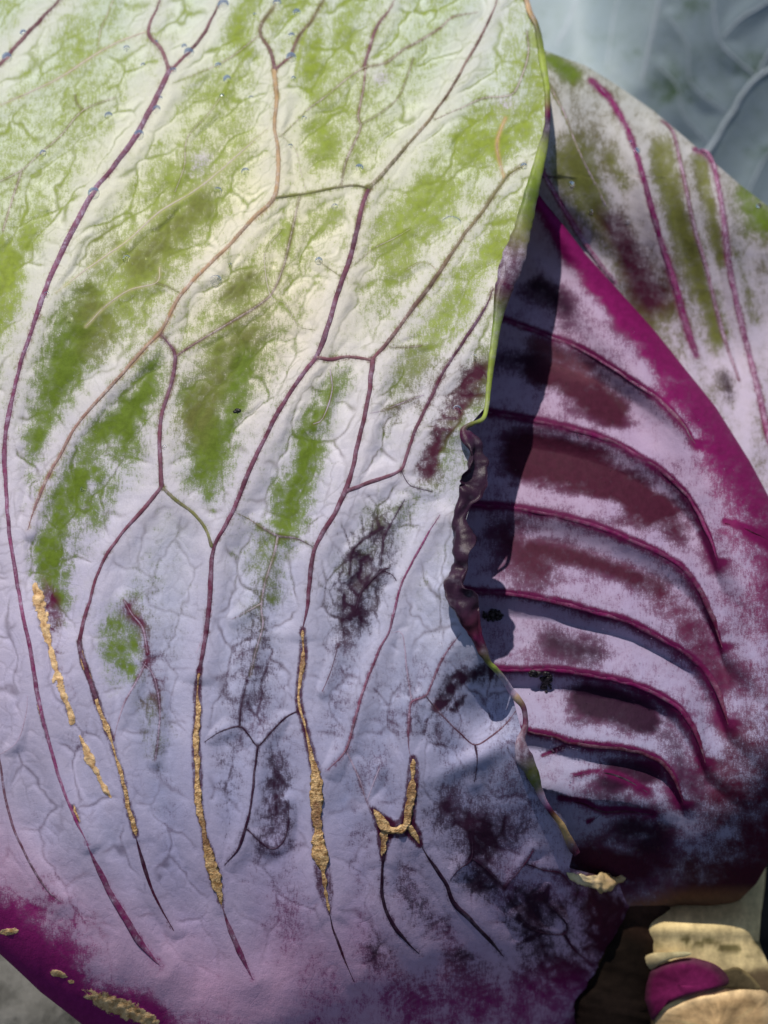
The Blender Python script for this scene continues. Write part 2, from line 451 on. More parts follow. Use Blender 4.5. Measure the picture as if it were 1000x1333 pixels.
fv([(658,154),(648,180),(648,200),(656,230)], 3, 3, 'tan', 'tan', 0.2)
fv([(462,344),(486,324),(510,312),(534,298)], 3, 2, 'olive', 'lime', 0.3)
fv([(528,352),(546,342),(560,344),(572,356)], 2, 3, 'olive', 'lime', 0.3)
fv([(510,452),(530,452),(548,450)], 3, 2, 'olive', 'brown', 0.3)
fv([(482,538),(500,534),(525,524),(552,514)], 3, 2, 'olive', 'brown', 0.3)
fv([(190,42),(152,56),(120,74),(80,100),(40,120),(-8,140)], 4, 3, 'pale', 'olive', 0.5)
fv([(128,62),(131,40),(142,14),(150,-8)], 3, 2, 'lime', 'olive', 0.4)
fv([(150,127),(108,144),(80,176),(52,200),(28,222),(-8,240)], 2, 3, 'olive', 'olive', 0.4)
fv([(108,144),(100,134),(98,124)], 2, 2, 'olive')
fv([(28,224),(16,260),(4,300)], 3, 2, 'olive', 'mauve', 0.4)
fv([(338,46),(296,78),(256,96),(226,108)], 3, 3, 'olive', 'lime', 0.3)
fv([(350,166),(312,200),(280,228),(248,252),(208,276),(168,312),(140,332),(100,360),(72,382)], 3, 3, 'lime', 'pale', 0.45)
fv([(292,120),(272,148),(244,180),(240,216),(228,250)], 2, 2, 'lime', 'olive', 0.35)
fv([(330,62),(305,95),(292,120)], 2, 2, 'lime')
fv([(208,348),(204,368),(168,378),(136,400),(112,425)], 2, 3, 'pale', 'olive', 0.4)
fv([(204,369),(218,373),(232,380)], 2, 2, 'olive')
fv([(366,300),(345,330),(352,384),(372,396),(388,424),(410,430)], 2, 2, 'lime', 'olive', 0.4)
fv([(415,340),(432,352),(446,362)], 2, 2, 'olive')
fv([(400,36),(392,60),(384,100)], 2, 2, 'lime')
fv([(366,176),(385,196),(392,226),(400,252)], 2, 2, 'lime', 'lime', 0.4)
fv([(430,480),(432,510),(420,545),(408,552)], 2, 2, 'olive', 'olive', 0.4)
fv([(-10,958),(0,993),(6,1033),(16,1073),(28,1101),(40,1125),(60,1157),(78,1174)], 4, 5, 'mauve', 'brown', 0.25)
fv([(-6,986),(22,966),(34,930),(36,905)], 2, 2, 'mauve', 'mauve', 0.6)
fv([(190,862),(176,890),(160,920),(148,962)], 3, 3, 'wine', 'mauve', 0.4)
fv([(185,862),(200,880),(208,920),(206,960),(202,990)], 3, 2, 'wine', 'dark', 0.35)
fv([(162,782),(172,800),(186,818),(192,850)], 3, 3, 'mauve', 'wine', 0.3)
fv([(506,740),(498,742),(488,752),(470,772),(462,800)], 3, 3, 'dark', 'dark', 0.15)
fv([(527,650),(510,680),(500,700),(496,735)], 2, 3, 'dark', 'dark', 0.3)
fv([(500,686),(480,698),(460,716),(455,748)], 3, 2, 'dark', 'dark', 0.2)
fv([(495,742),(510,748),(516,756)], 3, 3, 'dark', 'dark', 0.1)
fv([(440,840),(432,870),(420,900)], 2, 2, 'dark', 'mauve', 0.5)
fv([(452,980),(466,1010),(478,1045),(484,1058)], 3, 3, 'mauve', 'dark', 0.4)
fv([(494,1000),(486,1020),(478,1042)], 2, 2, 'mauve', 'mauve', 0.7)
fv([(276,795),(256,850)], 2, 2, 'mauve', 'mauve', 0.7)

# dried cork along the veins: points with own widths
CORK = [
 [(260,872,4),(257,900,8),(258,930,9),(255,965,9),(257,1000,11),(258,1030,10),(261,1060,9),(265,1080,6),(268,1095,9),(273,1115,13),(280,1140,18),(285,1162,12),(289,1180,4)],
 [(394,820,6),(395,850,9),(392,880,9),(389,905,7),(391,925,8),(397,945,6),(402,965,8),(406,985,9),(411,1005,12),(412,1035,12),(413,1070,13),(416,1100,14),(421,1140,20),(425,1165,16),(429,1188,4)],
 [(538,988,8),(538,1005,13),(536,1030,13),(532,1060,16),(527,1076,22),(512,1080,20),(502,1076,22),(493,1064,14),(486,1054,5)],
 [(530,1072,12),(540,1086,16),(546,1098,8)],
 [(503,1074,16),(500,1094,16),(499,1110,7),(499,1118,4)],
 [(103,836,4),(110,866,7),(118,885,5),(126,912,7),(134,935,6),(140,950,8),(146,968,7),(151,985,5),(157,1005,7),(162,1025,6),(167,1050,8),(173,1068,9),(177,1088,5)],
 [(49,905,2),(52,925,5),(58,945,4),(63,965,2)],
 [(96,1048,3),(100,1060,8),(104,1070,4)],
]
CORK_FLAT = [
 [(46,762,8),(52,785,16),(57,812,13),(62,830,8),(70,860,10),(78,890,13),(88,915,10),(95,940,10)],
 [(104,958,5),(112,975,9),(119,992,10),(128,1010,8),(138,1030,6),(145,1038,2)],
]

# rubbed patches: strokes (points, half width, colour, strength) with soft, speckled edges
FS = []
def fs(pts, w, c, s=1.0): FS.append((pts, w, c, s))
fs([(78,400),(62,470),(48,560),(46,615)], 17, 'green', .75)
fs([(105,400),(95,450),(75,500)], 28, 'green', .62)
fs([(118,400),(140,420),(128,455)], 18, 'olive', .5)
fs([(122,562),(150,552),(178,575)], 20, 'green', .85)
fs([(205,470),(196,510),(176,530),(150,545)], 22, 'green', .85)
fs([(168,590),(185,582)], 17, 'green', .8)
fs([(236,505),(262,540),(278,590),(282,625)], 24, 'green', .88)
fs([(240,560),(270,520),(300,480),(320,440)], 26, 'olive', .62)
fs([(320,470),(300,560),(292,615)], 14, 'green', .6)
fs([(95,625),(64,668),(52,710),(62,760),(84,795)], 32, 'green', 1.0)
fs([(84,640),(110,655)], 25, 'green', .6)
fs([(122,660),(127,680)], 14, 'green', .55)
fs([(60,780),(75,830),(88,880),(92,900)], 18, 'wine', .8)
fs([(436,480),(412,540),(398,600),(380,685)], 25, 'green', 1.0)
fs([(425,475),(400,520)], 26, 'green', .7)
fs([(338,690),(344,730),(352,775)], 20, 'green', .62)
fs([(365,690),(360,730)], 12, 'green', .6)
fs([(318,790),(345,770)], 14, 'green', .35)
fs([(128,810),(142,845),(158,860)], 34, 'green', .95)
fs([(150,790),(175,835),(150,880)], 24, 'green', .55)
fs([(165,790),(185,815),(192,850)], 9, 'wine', .6)
fs([(195,860),(208,900),(190,915)], 15, 'wine', .55)
fs([(190,925),(205,960)], 22, 'green', .35)
fs([(335,15),(310,45)], 26, 'lime', .85)
fs([(425,5),(404,60),(402,115)], 18, 'lime', .85)
fs([(440,0),(440,30)], 30, 'lime', .6)
fs([(240,15),(250,25)], 16, 'lime', .6)
fs([(200,48),(206,80)], 10, 'lime', .6)
fs([(232,130),(260,110)], 18, 'lime', .55)
fs([(12,330),(22,375),(8,420)], 20, 'lime', .75)
fs([(50,285),(34,320)], 13, 'lime', .7)
fs([(620,170),(625,195),(655,190)], 24, 'lime', .75)
fs([(680,170),(668,205)], 14, 'lime', .55)
fs([(560,250),(590,290),(540,275)], 32, 'lime', .65)
fs([(600,330),(585,375),(560,425)], 28, 'lime', .6)
fs([(635,330),(610,400)], 24, 'lime', .62)
fs([(540,300),(500,310)], 22, 'lime', .45)
fs([(415,140),(418,200)], 16, 'lime', .5)
fs([(365,270),(368,310)], 14, 'lime', .6)
fs([(330,360),(300,380)], 18, 'olive', .6)
fs([(545,455),(575,430)], 22, 'lime', .5)
fs([(510,480),(545,470)], 26, 'olive', .4)
fs([(205,195),(220,225)], 12, 'lime', .4)
fs([(260,265),(225,300),(180,340)], 22, 'olive', .5)
fs([(140,300),(110,345)], 18, 'olive', .45)
fs([(335,700),(330,760)], 16, 'olive', .3)
fs([(474,740),(460,780),(475,805)], 30, 'dark', .72)
fs([(445,700),(500,680)], 26, 'dark', .45)
fs([(470,800),(440,840)], 26, 'dark', .3)
fs([(500,700),(490,770)], 20, 'dark', .45)
fs([(340,790),(330,860),(310,905)], 36, 'dark', .34)
fs([(285,970),(290,1040),(300,1090)], 32, 'dark', .50)
fs([(355,990),(365,1050),(340,1080)], 30, 'dark', .52)
fs([(372,1050),(378,1065)], 12, 'dark', .7)
fs([(355,1015),(360,1020)], 14, 'dark', .65)
fs([(350,890),(372,860)], 22, 'dark', .32)
fs([(572,918),(586,896),(612,880),(640,872)], 12, 'dark', .95)
fs([(588,925),(606,906)], 5, 'dark', .8)
fs([(612,488),(590,530),(572,562),(556,612)], 14, 'brown', .68)
fs([(620,490),(600,510)], 20, 'brown', .6)
fs([(585,480),(560,510),(505,545)], 16, 'brown', .35)
fs([(545,940),(570,965)], 18, 'dark', .42)
fs([(70,1170),(95,1182),(128,1190)], 20, 'wine', .92)
fs([(130,1205),(140,1215)], 14, 'wine', .5)
fs([(205,1130),(215,1180)], 14, 'dark', .42)
fs([(200,1160),(222,1205)], 6, 'wine', .8)
fs([(240,1230),(270,1245)], 18, 'wine', .36)
fs([(300,1210),(330,1278)], 7, 'magenta', .9)
fs([(140,1150),(175,1215),(212,1260)], 11, 'magenta', .85)
fs([(545,1160),(540,1190)], 32, 'dark', .5)
fs([(625,1095),(640,1085)], 30, 'dark', .75)
fs([(605,1150),(620,1155)], 22, 'dark', .85)
fs([(570,1050),(590,1100)], 34, 'dark', .42)
fs([(490,1235),(490,1255)], 18, 'dark', .5)
fs([(545,1010),(552,1035)], 9, 'dark', .8)
fs([(540,1285),(530,1300),(555,1305)], 30, 'mauve', .68)
fs([(600,1270),(630,1285)], 26, 'mauve', .55)
fs([(600,1245),(640,1262)], 10, 'dark', .6)
fs([(690,1190),(720,1205),(710,1225)], 34, 'dark', .85)
fs([(680,1255),(730,1250),(770,1240)], 36, 'dark', .8)
fs([(700,1290),(740,1280)], 30, 'wine', .5)
fs([(690,1330),(730,1330)], 36, 'magenta', .3)
fs([(770,1175),(800,1200),(790,1230)], 32, 'brown', .95)
fs([(700,1320),(640,1300)], 24, 'magenta', .3)

def front_paint(X, Y):
    t = Y + 0.12 * (X - 350) + 60 * fbm(X, Y, 160, 40)
    waxc = ramp_cols(t, [(0, (0.50, 0.57, 0.46)), (220, (0.57, 0.61, 0.44)), (420, (0.58, 0.57, 0.50)), (600, (0.50, 0.48, 0.54)),
                         (800, (0.43, 0.43, 0.56)), (1050, (0.36, 0.36, 0.54)), (1200, (0.50, 0.39, 0.58)), (1330, (0.64, 0.35, 0.53))])
    # lilac along the left, grey-blue towards the right margin
    w = sstep(240, 0, X) * sstep(450, 900, Y)
    waxc = paint(waxc, (0.57, 0.47, 0.61), 0.6 * w)
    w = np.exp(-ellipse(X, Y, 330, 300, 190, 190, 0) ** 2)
    waxc = paint(waxc, (0.80, 0.70, 0.42), 0.6 * w)  # golden sunlit sheen painted into the wax colour
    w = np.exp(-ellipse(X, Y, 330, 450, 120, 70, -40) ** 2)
    waxc = paint(waxc, (0.76, 0.64, 0.44), 0.5 * w)  # second patch of sheen, also painted as wax colour
    w = sstep(560, 690, X) * sstep(260, 60, Y)
    waxc = paint(waxc, (0.56, 0.60, 0.60), 0.7 * w)
    for (a, b, r) in ((260, 215, 16), (657, 138, 12), (497, 102, 9)):
        waxc = paint(waxc, (0.55, 0.45, 0.66), np.exp(-ellipse(X, Y, a, b, r * 1.3, r, -40) ** 2) * .8)
    flesh = ramp_cols(t, [(0, LIME), (380, LIME * .8 + OLIVE * .2), (520, GREEN), (740, GREEN * .7 + DARKP * .3), (860, (0.10, 0.055, 0.10)), (1150, (0.085, 0.035, 0.085)), (1260, (0.20, 0.045, 0.14))])
    base = curve(t, [(0, .50), (250, .42), (400, .40), (520, .46), (640, .66), (800, .80), (1000, .80), (1400, .90)])
    wax = base + 0.42 * fbm(X * 1.4 + .4 * Y, Y * 0.7, 80, 50)
    return flesh, waxc, wax

# distance fields of the veins
def vein_fields(X, Y, veins, reach=60):
    wbf = 1 + .5 * fbm(X, Y, 40, 55, 3)
    near = np.full(X.shape, 1e6); relief = np.zeros(X.shape); band = np.zeros(X.shape); line = np.full(X.shape, 1e6)
    press = np.zeros(X.shape)
    for v in veins:
        p = smooth_path(v[0], 8)
        d, pos = path_distance(X, Y, p, reach)
        w = v[1] + (v[2] - v[1]) * pos
        k = v[6]
        press = np.maximum(press, k * np.exp(-(np.maximum(d - w * .4, 0) / (6 + 1.7 * w)) ** 2))
        if max(v[1], v[2]) >= 5:
            wb = (11 + 2.3 * w) * wbf
            band = np.maximum(band, np.exp(-(np.maximum(d - w, 0) / wb) ** 2) * min(1, max(v[1], v[2]) / 7))
        line = np.minimum(line, np.maximum(d - w * .5, 0))
    return press, band, line

# ---- blade mesh
NC, NR = 430, 800
uu = np.linspace(0, 1, NC)[None, :]; vv = np.linspace(0, 1, NR)[:, None]
x0 = -70 + uu * 830
yb = curve(x0, BOTTOM)
Yg = -130 + vv * (yb + 130)
Xr = xe(Yg)
Xg = -70 + (Xr + 70) * uu
Yg = Yg + 0 * Xg
CORK_AS_VEINS = [([q[:2] for q in c], 8, 8, 'tan', 'tan', 0, 6.0) for c in CORK[:6]]
press, band, line = vein_fields(Xg, Yg, FV + CORK_AS_VEINS)
def cells(q, r, seed):
    """distance between the two nearest of a jittered lattice of seeds: 0 on the cell borders"""
    rs_ = np.random.RandomState(seed); J = rs_.rand(64, 64, 2)
    i = np.floor(q).astype(int); j = np.floor(r).astype(int)
    f1 = np.full(q.shape, 1e9); f2 = np.full(q.shape, 1e9)
    for a in (-1, 0, 1):
        for b in (-1, 0, 1):
            jj = J[(i + a) % 64, (j + b) % 64]
            d = np.hypot(i + a + .1 + .8 * jj[..., 0] - q, j + b + .1 + .8 * jj[..., 1] - r)
            f2 = np.where(d < f1, f1, np.minimum(f2, d)); f1 = np.minimum(f1, d)
    return f2 - f1
ys_ = np.arange(-200, 1500.0); gs = np.cumsum(np.interp(ys_, [0, 300, 650, 900, 1200], [.85, .75, .25, -.15, -.4]))
lean = np.interp(Yg, ys_, gs)
qx = Xg + lean + 26 * fbm(Xg, Yg, 60, 120); qy = Yg + 26 * fbm(Xg, Yg, 60, 124)
c1 = cells(qx / 52.0, qy / 74.0, 7) * 52; c2 = cells(qx / 19.0 + 7, qy / 24.0, 8) * 19
fade = (.55 + .45 * sstep(-.3, .25, fbm(Xg, Yg, 120, 128))) * curve(Yg, [(0, 1), (600, .9), (800, .75), (1150, .8), (1300, .4)])
near_line = sstep(3, 16, line)
net_line = fade * np.exp(-(c1 / 2.5) ** 2) * near_line
net_fine = fade * np.exp(-(c2 / 1.7) ** 2) * sstep(-.3, .3, fbm(Xg, Yg, 50, 132))
puff = 3.4 * fade * curve(Yg, [(500, 1), (750, .5), (1300, .4)]) * (1 - np.exp(-(c1 / 16.0) ** 2)) + 0.35 * fade * (1 - np.exp(-(c2 / 5.0) ** 2))
Hg = front_base(Xg, Yg) + press + puff * sstep(0, 14, line) + 1.3 * fbm(Xg * 1.3, Yg * .8, 40, 70, 2) * sstep(0, 12, line)
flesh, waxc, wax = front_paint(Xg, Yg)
rub = np.zeros(Xg.shape)
wob = 1 + 0.95 * fbm(Xg * 1.3, Yg * .9, 40, 90, 5)
near_fine = np.clip(np.exp(-(c2 / 4.5) ** 2) + .8 * np.exp(-(c1 / 7.0) ** 2), 0, 1)
for pts, w, c, s in FS:
    dk = c in ('dark', 'brown', 'wine')
    p = smooth_path(pts, 8)
    d, _ = path_distance(Xg, Yg, p, w * 4)
    k = 1.05 * s * (1 - sstep(-0.2, 2.1, d / (w * np.maximum(wob, .3))))
    k = k * ((.52 + .40 * near_fine) if dk else (.62 + .30 * (1 - near_fine)) * (.80 if c in ('lime', 'olive') else 1.0))
    flesh = paint(flesh, COLS[c], np.clip(k * 2.2, 0, 1))
    rub = np.maximum(rub, k)
keep = 0.75 * band
vc = ramp_cols(Yg, [(0, (0.21, 0.27, 0.07)), (420, (0.20, 0.20, 0.08)), (600, (0.13, 0.09, 0.11)), (1300, (0.08, 0.035, 0.09))])
flank = np.exp(-((c1 - 8) / 4.5) ** 2) * fade * near_line
waxc = waxc * (1 + .24 * flank + .10 * np.exp(-(c2 - 5) ** 2 / 6) * fade)[..., None]
waxc = np.clip(waxc * (1 - .4 * np.clip(band, 0, 1))[..., None] + ramp_cols(Yg, [(300, (.68, .62, .58)), (600, (.64, .56, .64)), (900, (.54, .48, .64)), (1300, (.58, .46, .62))]) * (.4 * np.clip(band, 0, 1))[..., None], 0, .86)
kl = np.clip(.85 * net_line + .40 * net_fine, 0, .88) * curve(Yg, [(500, 1), (750, .8), (1300, .75)])
waxc = paint(waxc, vc, kl) if False else waxc * (1 - kl[..., None]) + vc * kl[..., None]
wax = wax - .30 * net_line - .10 * net_fine - .20 * sstep(450, 650, Xg) * sstep(900, 1080, Yg) - .16 * sstep(220, 330, Xg) * sstep(800, 960, Yg) * sstep(1330, 1220, Yg)
wax = wax + 0.42 * band - rub * (1.2 - keep * 1.1)
# thin line of flesh beside thin veins
for v in FV:
    d, pos = path_distance(Xg, Yg, smooth_path(v[0], 8), 14)
    w_ = (v[1] + (v[2] - v[1]) * pos) * .5
    k = np.exp(-(np.maximum(d - w_ * .6, 0) / (1.2 + .5 * w_)) ** 2)
    flesh = paint(flesh, COLS[v[3]] * (1 - .5) + COLS[v[4]] * .5, .8 * k)
    wax = wax - 0.40 * k * (1 - v[5])
# finger marks: fine ridges pressed into the wax
for (cx, cy, rx, ry, an, fr) in ((545, 1290, 62, 46, -30, .95), (560, 1215, 55, 60, 20, .85), (620, 1275, 50, 40, 60, .85)):
    e = ellipse(Xg, Yg, cx, cy, rx, ry, an)
    rr = np.sqrt((Xg - cx - 30) ** 2 + (Yg - cy - 70) ** 2)
    wax = wax + np.exp(-e ** 2) * 0.08 * np.sin(rr * fr)
# the rib along the lower-left rim has lost its wax
bd = (curve(Xg, BOTTOM) - Yg) * 0.78
kk = sstep(92, 22, bd + 26 * fbm(Xg, Yg, 70, 95)) * sstep(420, 160, Xg)
flesh = paint(flesh, (0.30, 0.022, 0.165), sstep(150, 80, bd))
waxc = paint(waxc, (0.70, 0.42, 0.60), 0.75 * sstep(190, 70, bd))
wax = wax - 1.55 * kk
k2 = sstep(1240, 1330, Yg + 30 * fbm(Xg, Yg, 60, 97)) * sstep(150, 300, Xg)
waxc = paint(waxc, (0.72, 0.42, 0.60), 0.6 * k2)
wax = wax - 0.08 * k2
cork = np.zeros(Xg.shape)
for (cx, cy, rx, ry, an) in ((155, 1311, 52, 14, 22), (12, 1213, 13, 5, -8), (76, 1268, 13, 5, 15), (193, 1328, 16, 10, 20), (93, 1278, 5, 3, 0)):
    cork = np.maximum(cork, 1.15 - 0.75 * ellipse(Xg, Yg, cx, cy, rx, ry, an))
for c in CORK_FLAT:
    pth = smooth_path(c, 6)
    d, pos = path_distance(Xg, Yg, pth, 40)
    wd_ = np.interp(pos, np.linspace(0, 1, len(pth)), pth[:, 2]) * .46
    cork = np.maximum(cork, 1.0 - 0.52 * d / wd_ + .5 * fbm(Xg * 1.2, Yg, 14, 88, 3))
cork = np.clip(cork, 0, 1.1)
Hg = Hg + 3.0 * np.clip(cork - .4, 0, .5) * (1 + 2 * fbm(Xg, Yg, 7, 89, 2))
for c in CORK:
    pth = smooth_path(c, 6)
    d, pos = path_distance(Xg, Yg, pth, 30)
    wd_ = np.interp(pos, np.linspace(0, 1, len(pth)), pth[:, 2]) * .5
    k = np.exp(-(np.maximum(d - wd_, 0) / 2.2) ** 2)
    flesh = paint(flesh, WINE * .5 + DARKP * .5, k); wax = wax - .75 * k
wax = np.clip(wax, -0.45, 1.15)
Pw = to_world(Xg, Yg, Hg)
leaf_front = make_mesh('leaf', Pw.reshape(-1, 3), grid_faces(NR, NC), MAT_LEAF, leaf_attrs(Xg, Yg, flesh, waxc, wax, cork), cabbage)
leaf_front['label'] = 'large outer leaf, green above and lilac below, with a shrivelled edge'

# ---- vein ribs lying on a surface
def rib_mesh(name, pts, widths, hfun, cols, wax, waxcol, parent, mat, lift=0.25, tall=0.55, sides=8, jitter=0.12, seed=0, step=4, taper=True, rough=0.0, joints=None):
    n0 = len(pts)
    p = smooth_path(np.column_stack([np.array(pts, float)[:, :2], widths]), step)
    n = len(p)
    t = np.gradient(p[:, :2], axis=0); t /= np.linalg.norm(t, axis=1)[:, None] + 1e-9
    nrm = np.column_stack([-t[:, 1], t[:, 0]])
    s = np.concatenate([[0], np.cumsum(np.linalg.norm(np.diff(p[:, :2], axis=0), axis=1))])
    r = 0.5 * p[:, 2] * (1 + jitter * 3.6 * vnoise(s, s * 0 + seed * 13.7, 30, 21) + jitter * 1.2 * vnoise(s, s * 0 + seed * 7.1, 7, 22))
    if taper:
        for end, ss in ((p[0, :2], s), (p[-1, :2], s[-1] - s)):
            joins = joints is not None and np.sum(np.hypot(joints[:, 0] - end[0], joints[:, 1] - end[1]) < 9) > 6
            r = r * (np.clip(.75 + ss / 8.0, 0, 1) if joins else np.clip(0.12 + ss / 45.0, 0, 1) if joints is not None else np.clip(.25 + ss / 8.0, 0, 1))
    r = np.maximum(r, .5)
    wob = nrm * (1.4 * vnoise(s, s * 0 + seed * 3.3, 14, 23))[:, None] * min(1, p[:, 2].mean() / 5)
    ctr = p[:, :2] + wob
    h = hfun(ctr[:, 0], ctr[:, 1])
    an = np.linspace(0, 2 * np.pi, sides, endpoint=False)
    ca = np.cos(an); sa = np.sin(an)
    rv_ = r[:, None] * (1 + rough * 2 * vnoise(s[:, None] + 0 * an[None, :], 40 * an[None, :] + 0 * s[:, None] + seed * 9.1, 5, 24))
    X = ctr[:, None, 0] + nrm[:, None, 0] * rv_ * ca
    Y = ctr[:, None, 1] + nrm[:, None, 1] * rv_ * ca
    H = h[:, None] + rv_ * (lift + tall * sa)
    tt = (s / s[-1])[:, None] + 0 * X
    fl = ramp_cols(tt, cols) * (1 + .7 * vnoise(X, Y, 26, 25) + .5 * vnoise(X, Y, 7, 26))[..., None]
    wc = np.broadcast_to(np.asarray(waxcol, float), fl.shape)
    wx = np.full(X.shape, wax)
    return make_mesh(name, to_world(X, Y, H).reshape(-1, 3), grid_faces(n, sides, True), mat, leaf_attrs(X, Y, fl, wc, wx), parent)

def front_surface(x, y):
    return front_base(x, y)

JOINTS = np.vstack([smooth_path(v[0], 4)[:, :2] for v in FV] + [smooth_path(c, 4)[:, :2] for c in CORK])
def front_h(x, y):
    x = np.asarray(x, float); y = np.asarray(y, float)
    return front_base(x, y) + vein_fields(x, y, FV + CORK_AS_VEINS, 40)[0]
PRESS_AT = lambda k: (lambda x, y: front_h(x, y) - .3 * k)
for i, (pts, w0, w1, c0, c1, wx, rel) in enumerate(FV):
    ws = np.linspace(w0, w1, len(pts))
    y0 = np.mean([p[1] for p in pts])
    wc = (0.66, 0.56, 0.50) if y0 < 500 else (0.58, 0.46, 0.60)
    big = max(w0, w1) >= 5
    rib_mesh('vein', pts, ws * (0.76 if big else 0.75), PRESS_AT(0), [(0, COLS[c0]), (1, COLS[c1])], (wx * .5 - .15) if c0 == 'dark' else wx + (0.05 if big else .15), wc, leaf_front, MAT_RIB,
             lift=0.05 if big else 0.0, tall=0.42 if big else 0.3, seed=i, joints=JOINTS)
for i, c in enumerate(CORK):
    a = np.array(c, float)
    o = rib_mesh('cork_scar', a[:, :2], a[:, 2] * 0.72, PRESS_AT(0), [(0, TAN), (1, TAN)], 0, TAN, leaf_front, MAT_CORK, lift=0.16, tall=0.13, sides=16, jitter=0.45, seed=50 + i, step=1.6, rough=.45)
    if i == 0: o['label'] = 'tan dried cork split along the vein'

# ---- rolled and shrivelled margin of the front leaf
MARG = [  # x, y, width, thickness, colour, wax
 (664,-60,7,6,'olive',.2),(684,-4,7,6,'tan',.2),(690,16,8,6,'tan',.2),(699,36,8,7,'olive',.0),(706,76,10,8,'lime',.0),(712,115,8,8,'lime',.0),(713,146,7,7,'wine',.0),
 (712,168,9,8,'dark',.2),(703,208,17,12,'lime',.05),(691,255,22,15,'green',.1),(680,300,24,16,'olive',.15),(668,338,30,18,'brown',.45),(656,376,24,16,'brown',.2),
 (648,416,15,12,'green',.1),(641,465,10,9,'lime',.1),(636,508,7,7,'lime',.0),(634,528,6,6,'lime',.0),(629,545,6,6,'lime',.0),(614,552,6,6,'olive',.0),(604,560,10,8,'brown',.2),
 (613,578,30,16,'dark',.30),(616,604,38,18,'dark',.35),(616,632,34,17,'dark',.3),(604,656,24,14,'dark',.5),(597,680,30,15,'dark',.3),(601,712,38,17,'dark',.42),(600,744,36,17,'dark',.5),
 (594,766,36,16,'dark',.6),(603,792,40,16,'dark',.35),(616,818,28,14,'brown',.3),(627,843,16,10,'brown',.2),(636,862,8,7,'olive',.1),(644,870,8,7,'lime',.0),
 (656,884,8,6,'mauve',.6),(666,900,9,8,'pink',.5),(673,909,11,8,'tan',.3),(682,922,7,6,'wine',.2),(684,945,8,6,'wine',.3),(678,965,13,8,'mauve',.5),(682,985,22,11,'brown',.5),
 (692,1004,19,11,'olive',.1),(700,1024,12,8,'olive',.1),(707,1040,9,7,'pink',.4),(717,1056,7,7,'wine',.1),(730,1072,9,7,'tan',.2),(738,1088,11,8,'tan',.2),(746,1104,14,9,'wine',.3),(752,1112,9,6,'wine',.2)]
mp = np.array([m_[:4] for m_ in MARG], float)
mc = np.array([COLS[m_[4]] for m_ in MARG]); mw = np.array([m_[5] for m_ in MARG])
p = smooth_path(np.column_stack([mp, mc, mw]), 2.0)
tg = np.gradient(p[:, :2], axis=0); tg /= np.linalg.norm(tg, axis=1)[:, None]
nr = np.column_stack([-tg[:, 1], tg[:, 0]])
s = np.concatenate([[0], np.cumsum(np.linalg.norm(np.diff(p[:, :2], axis=0), axis=1))])
SD = 28
an = np.linspace(0, 2 * np.pi, SD, endpoint=False)[None, :]
S = s[:, None]; W = p[:, 2, None]
flap = (sstep(548, 575, p[:, 1]) * sstep(862, 835, p[:, 1]))[:, None]
twist = (1 - flap) * (0.55 + .35 * np.sin(S / 37)) + flap * (0.75 * np.sin(S / 36 + 1) + 0.30 * np.sin(S / 17) + .5 * vnoise(S, S * 0 + 3, 15, 38) - .2)
ha = W / 2 * (1 - .15 * flap) * (1 + flap * 0.22 * np.sin(S / 13 + 2) + .25 * vnoise(S, S * 0, 6, 35)) ; hb = W * (0.30 - .19 * flap) + 1.0
cx_ = np.cos(an); sx_ = np.sin(an)
fold = flap * W * (0.26 * np.cos(an) ** 2 * np.sin(S / 27 + .5) + .12 * np.abs(np.sin(1.5 * an + S / 30)) + .22 * vnoise(an * 9 + 0 * S, S + 0 * an, 11, 39))
oa = ha * cx_ * np.cos(twist) - (hb * sx_ + fold) * np.sin(twist)
oh = ha * cx_ * np.sin(twist) + (hb * sx_ + fold) * np.cos(twist)
X = p[:, 0, None] + nr[:, 0, None] * oa
Y = p[:, 1, None] + nr[:, 1, None] * oa
hm = front_base(xe(p[:, 1]) - 2, p[:, 1])
kern = np.ones(13) / 13; hm = np.convolve(np.pad(hm, 6, 'edge'), kern, 'valid')
H = hm[:, None] + 3 + oh
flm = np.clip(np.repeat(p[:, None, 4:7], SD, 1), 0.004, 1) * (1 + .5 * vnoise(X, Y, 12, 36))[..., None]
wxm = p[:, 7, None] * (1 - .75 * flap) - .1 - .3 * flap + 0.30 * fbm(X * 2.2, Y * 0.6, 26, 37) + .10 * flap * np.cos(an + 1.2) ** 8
wcm = np.broadcast_to(np.array([0.62, 0.54, 0.66]), flm.shape)
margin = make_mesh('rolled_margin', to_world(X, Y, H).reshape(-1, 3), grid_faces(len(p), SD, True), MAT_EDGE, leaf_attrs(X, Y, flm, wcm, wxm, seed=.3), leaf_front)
margin['label'] = 'rolled green edge of the leaf, shrivelled dark purple lower down'
# torn lip near the leaf base
lip = [(738,1136),(748,1143),(765,1147),(790,1149),(806,1145),(820,1138),(832,1138),(838,1150),(838,1172),(836,1190)]
rib_mesh('torn_lip', lip, [8, 14, 16, 16, 13, 12, 10, 8, 6, 4], lambda x, y: front_base(x, y) + 7, [(0, PALE), (.2, CREAM), (.45, TAN), (.6, CREAM), (.7, WINE), (.82, PINK), (1, MAUVE)], -.05, (0.7, 0.62, 0.66), leaf_front, MAT_EDGE, lift=.3, tall=.45, sides=18, jitter=.5, seed=91, step=1.5, rough=.5)

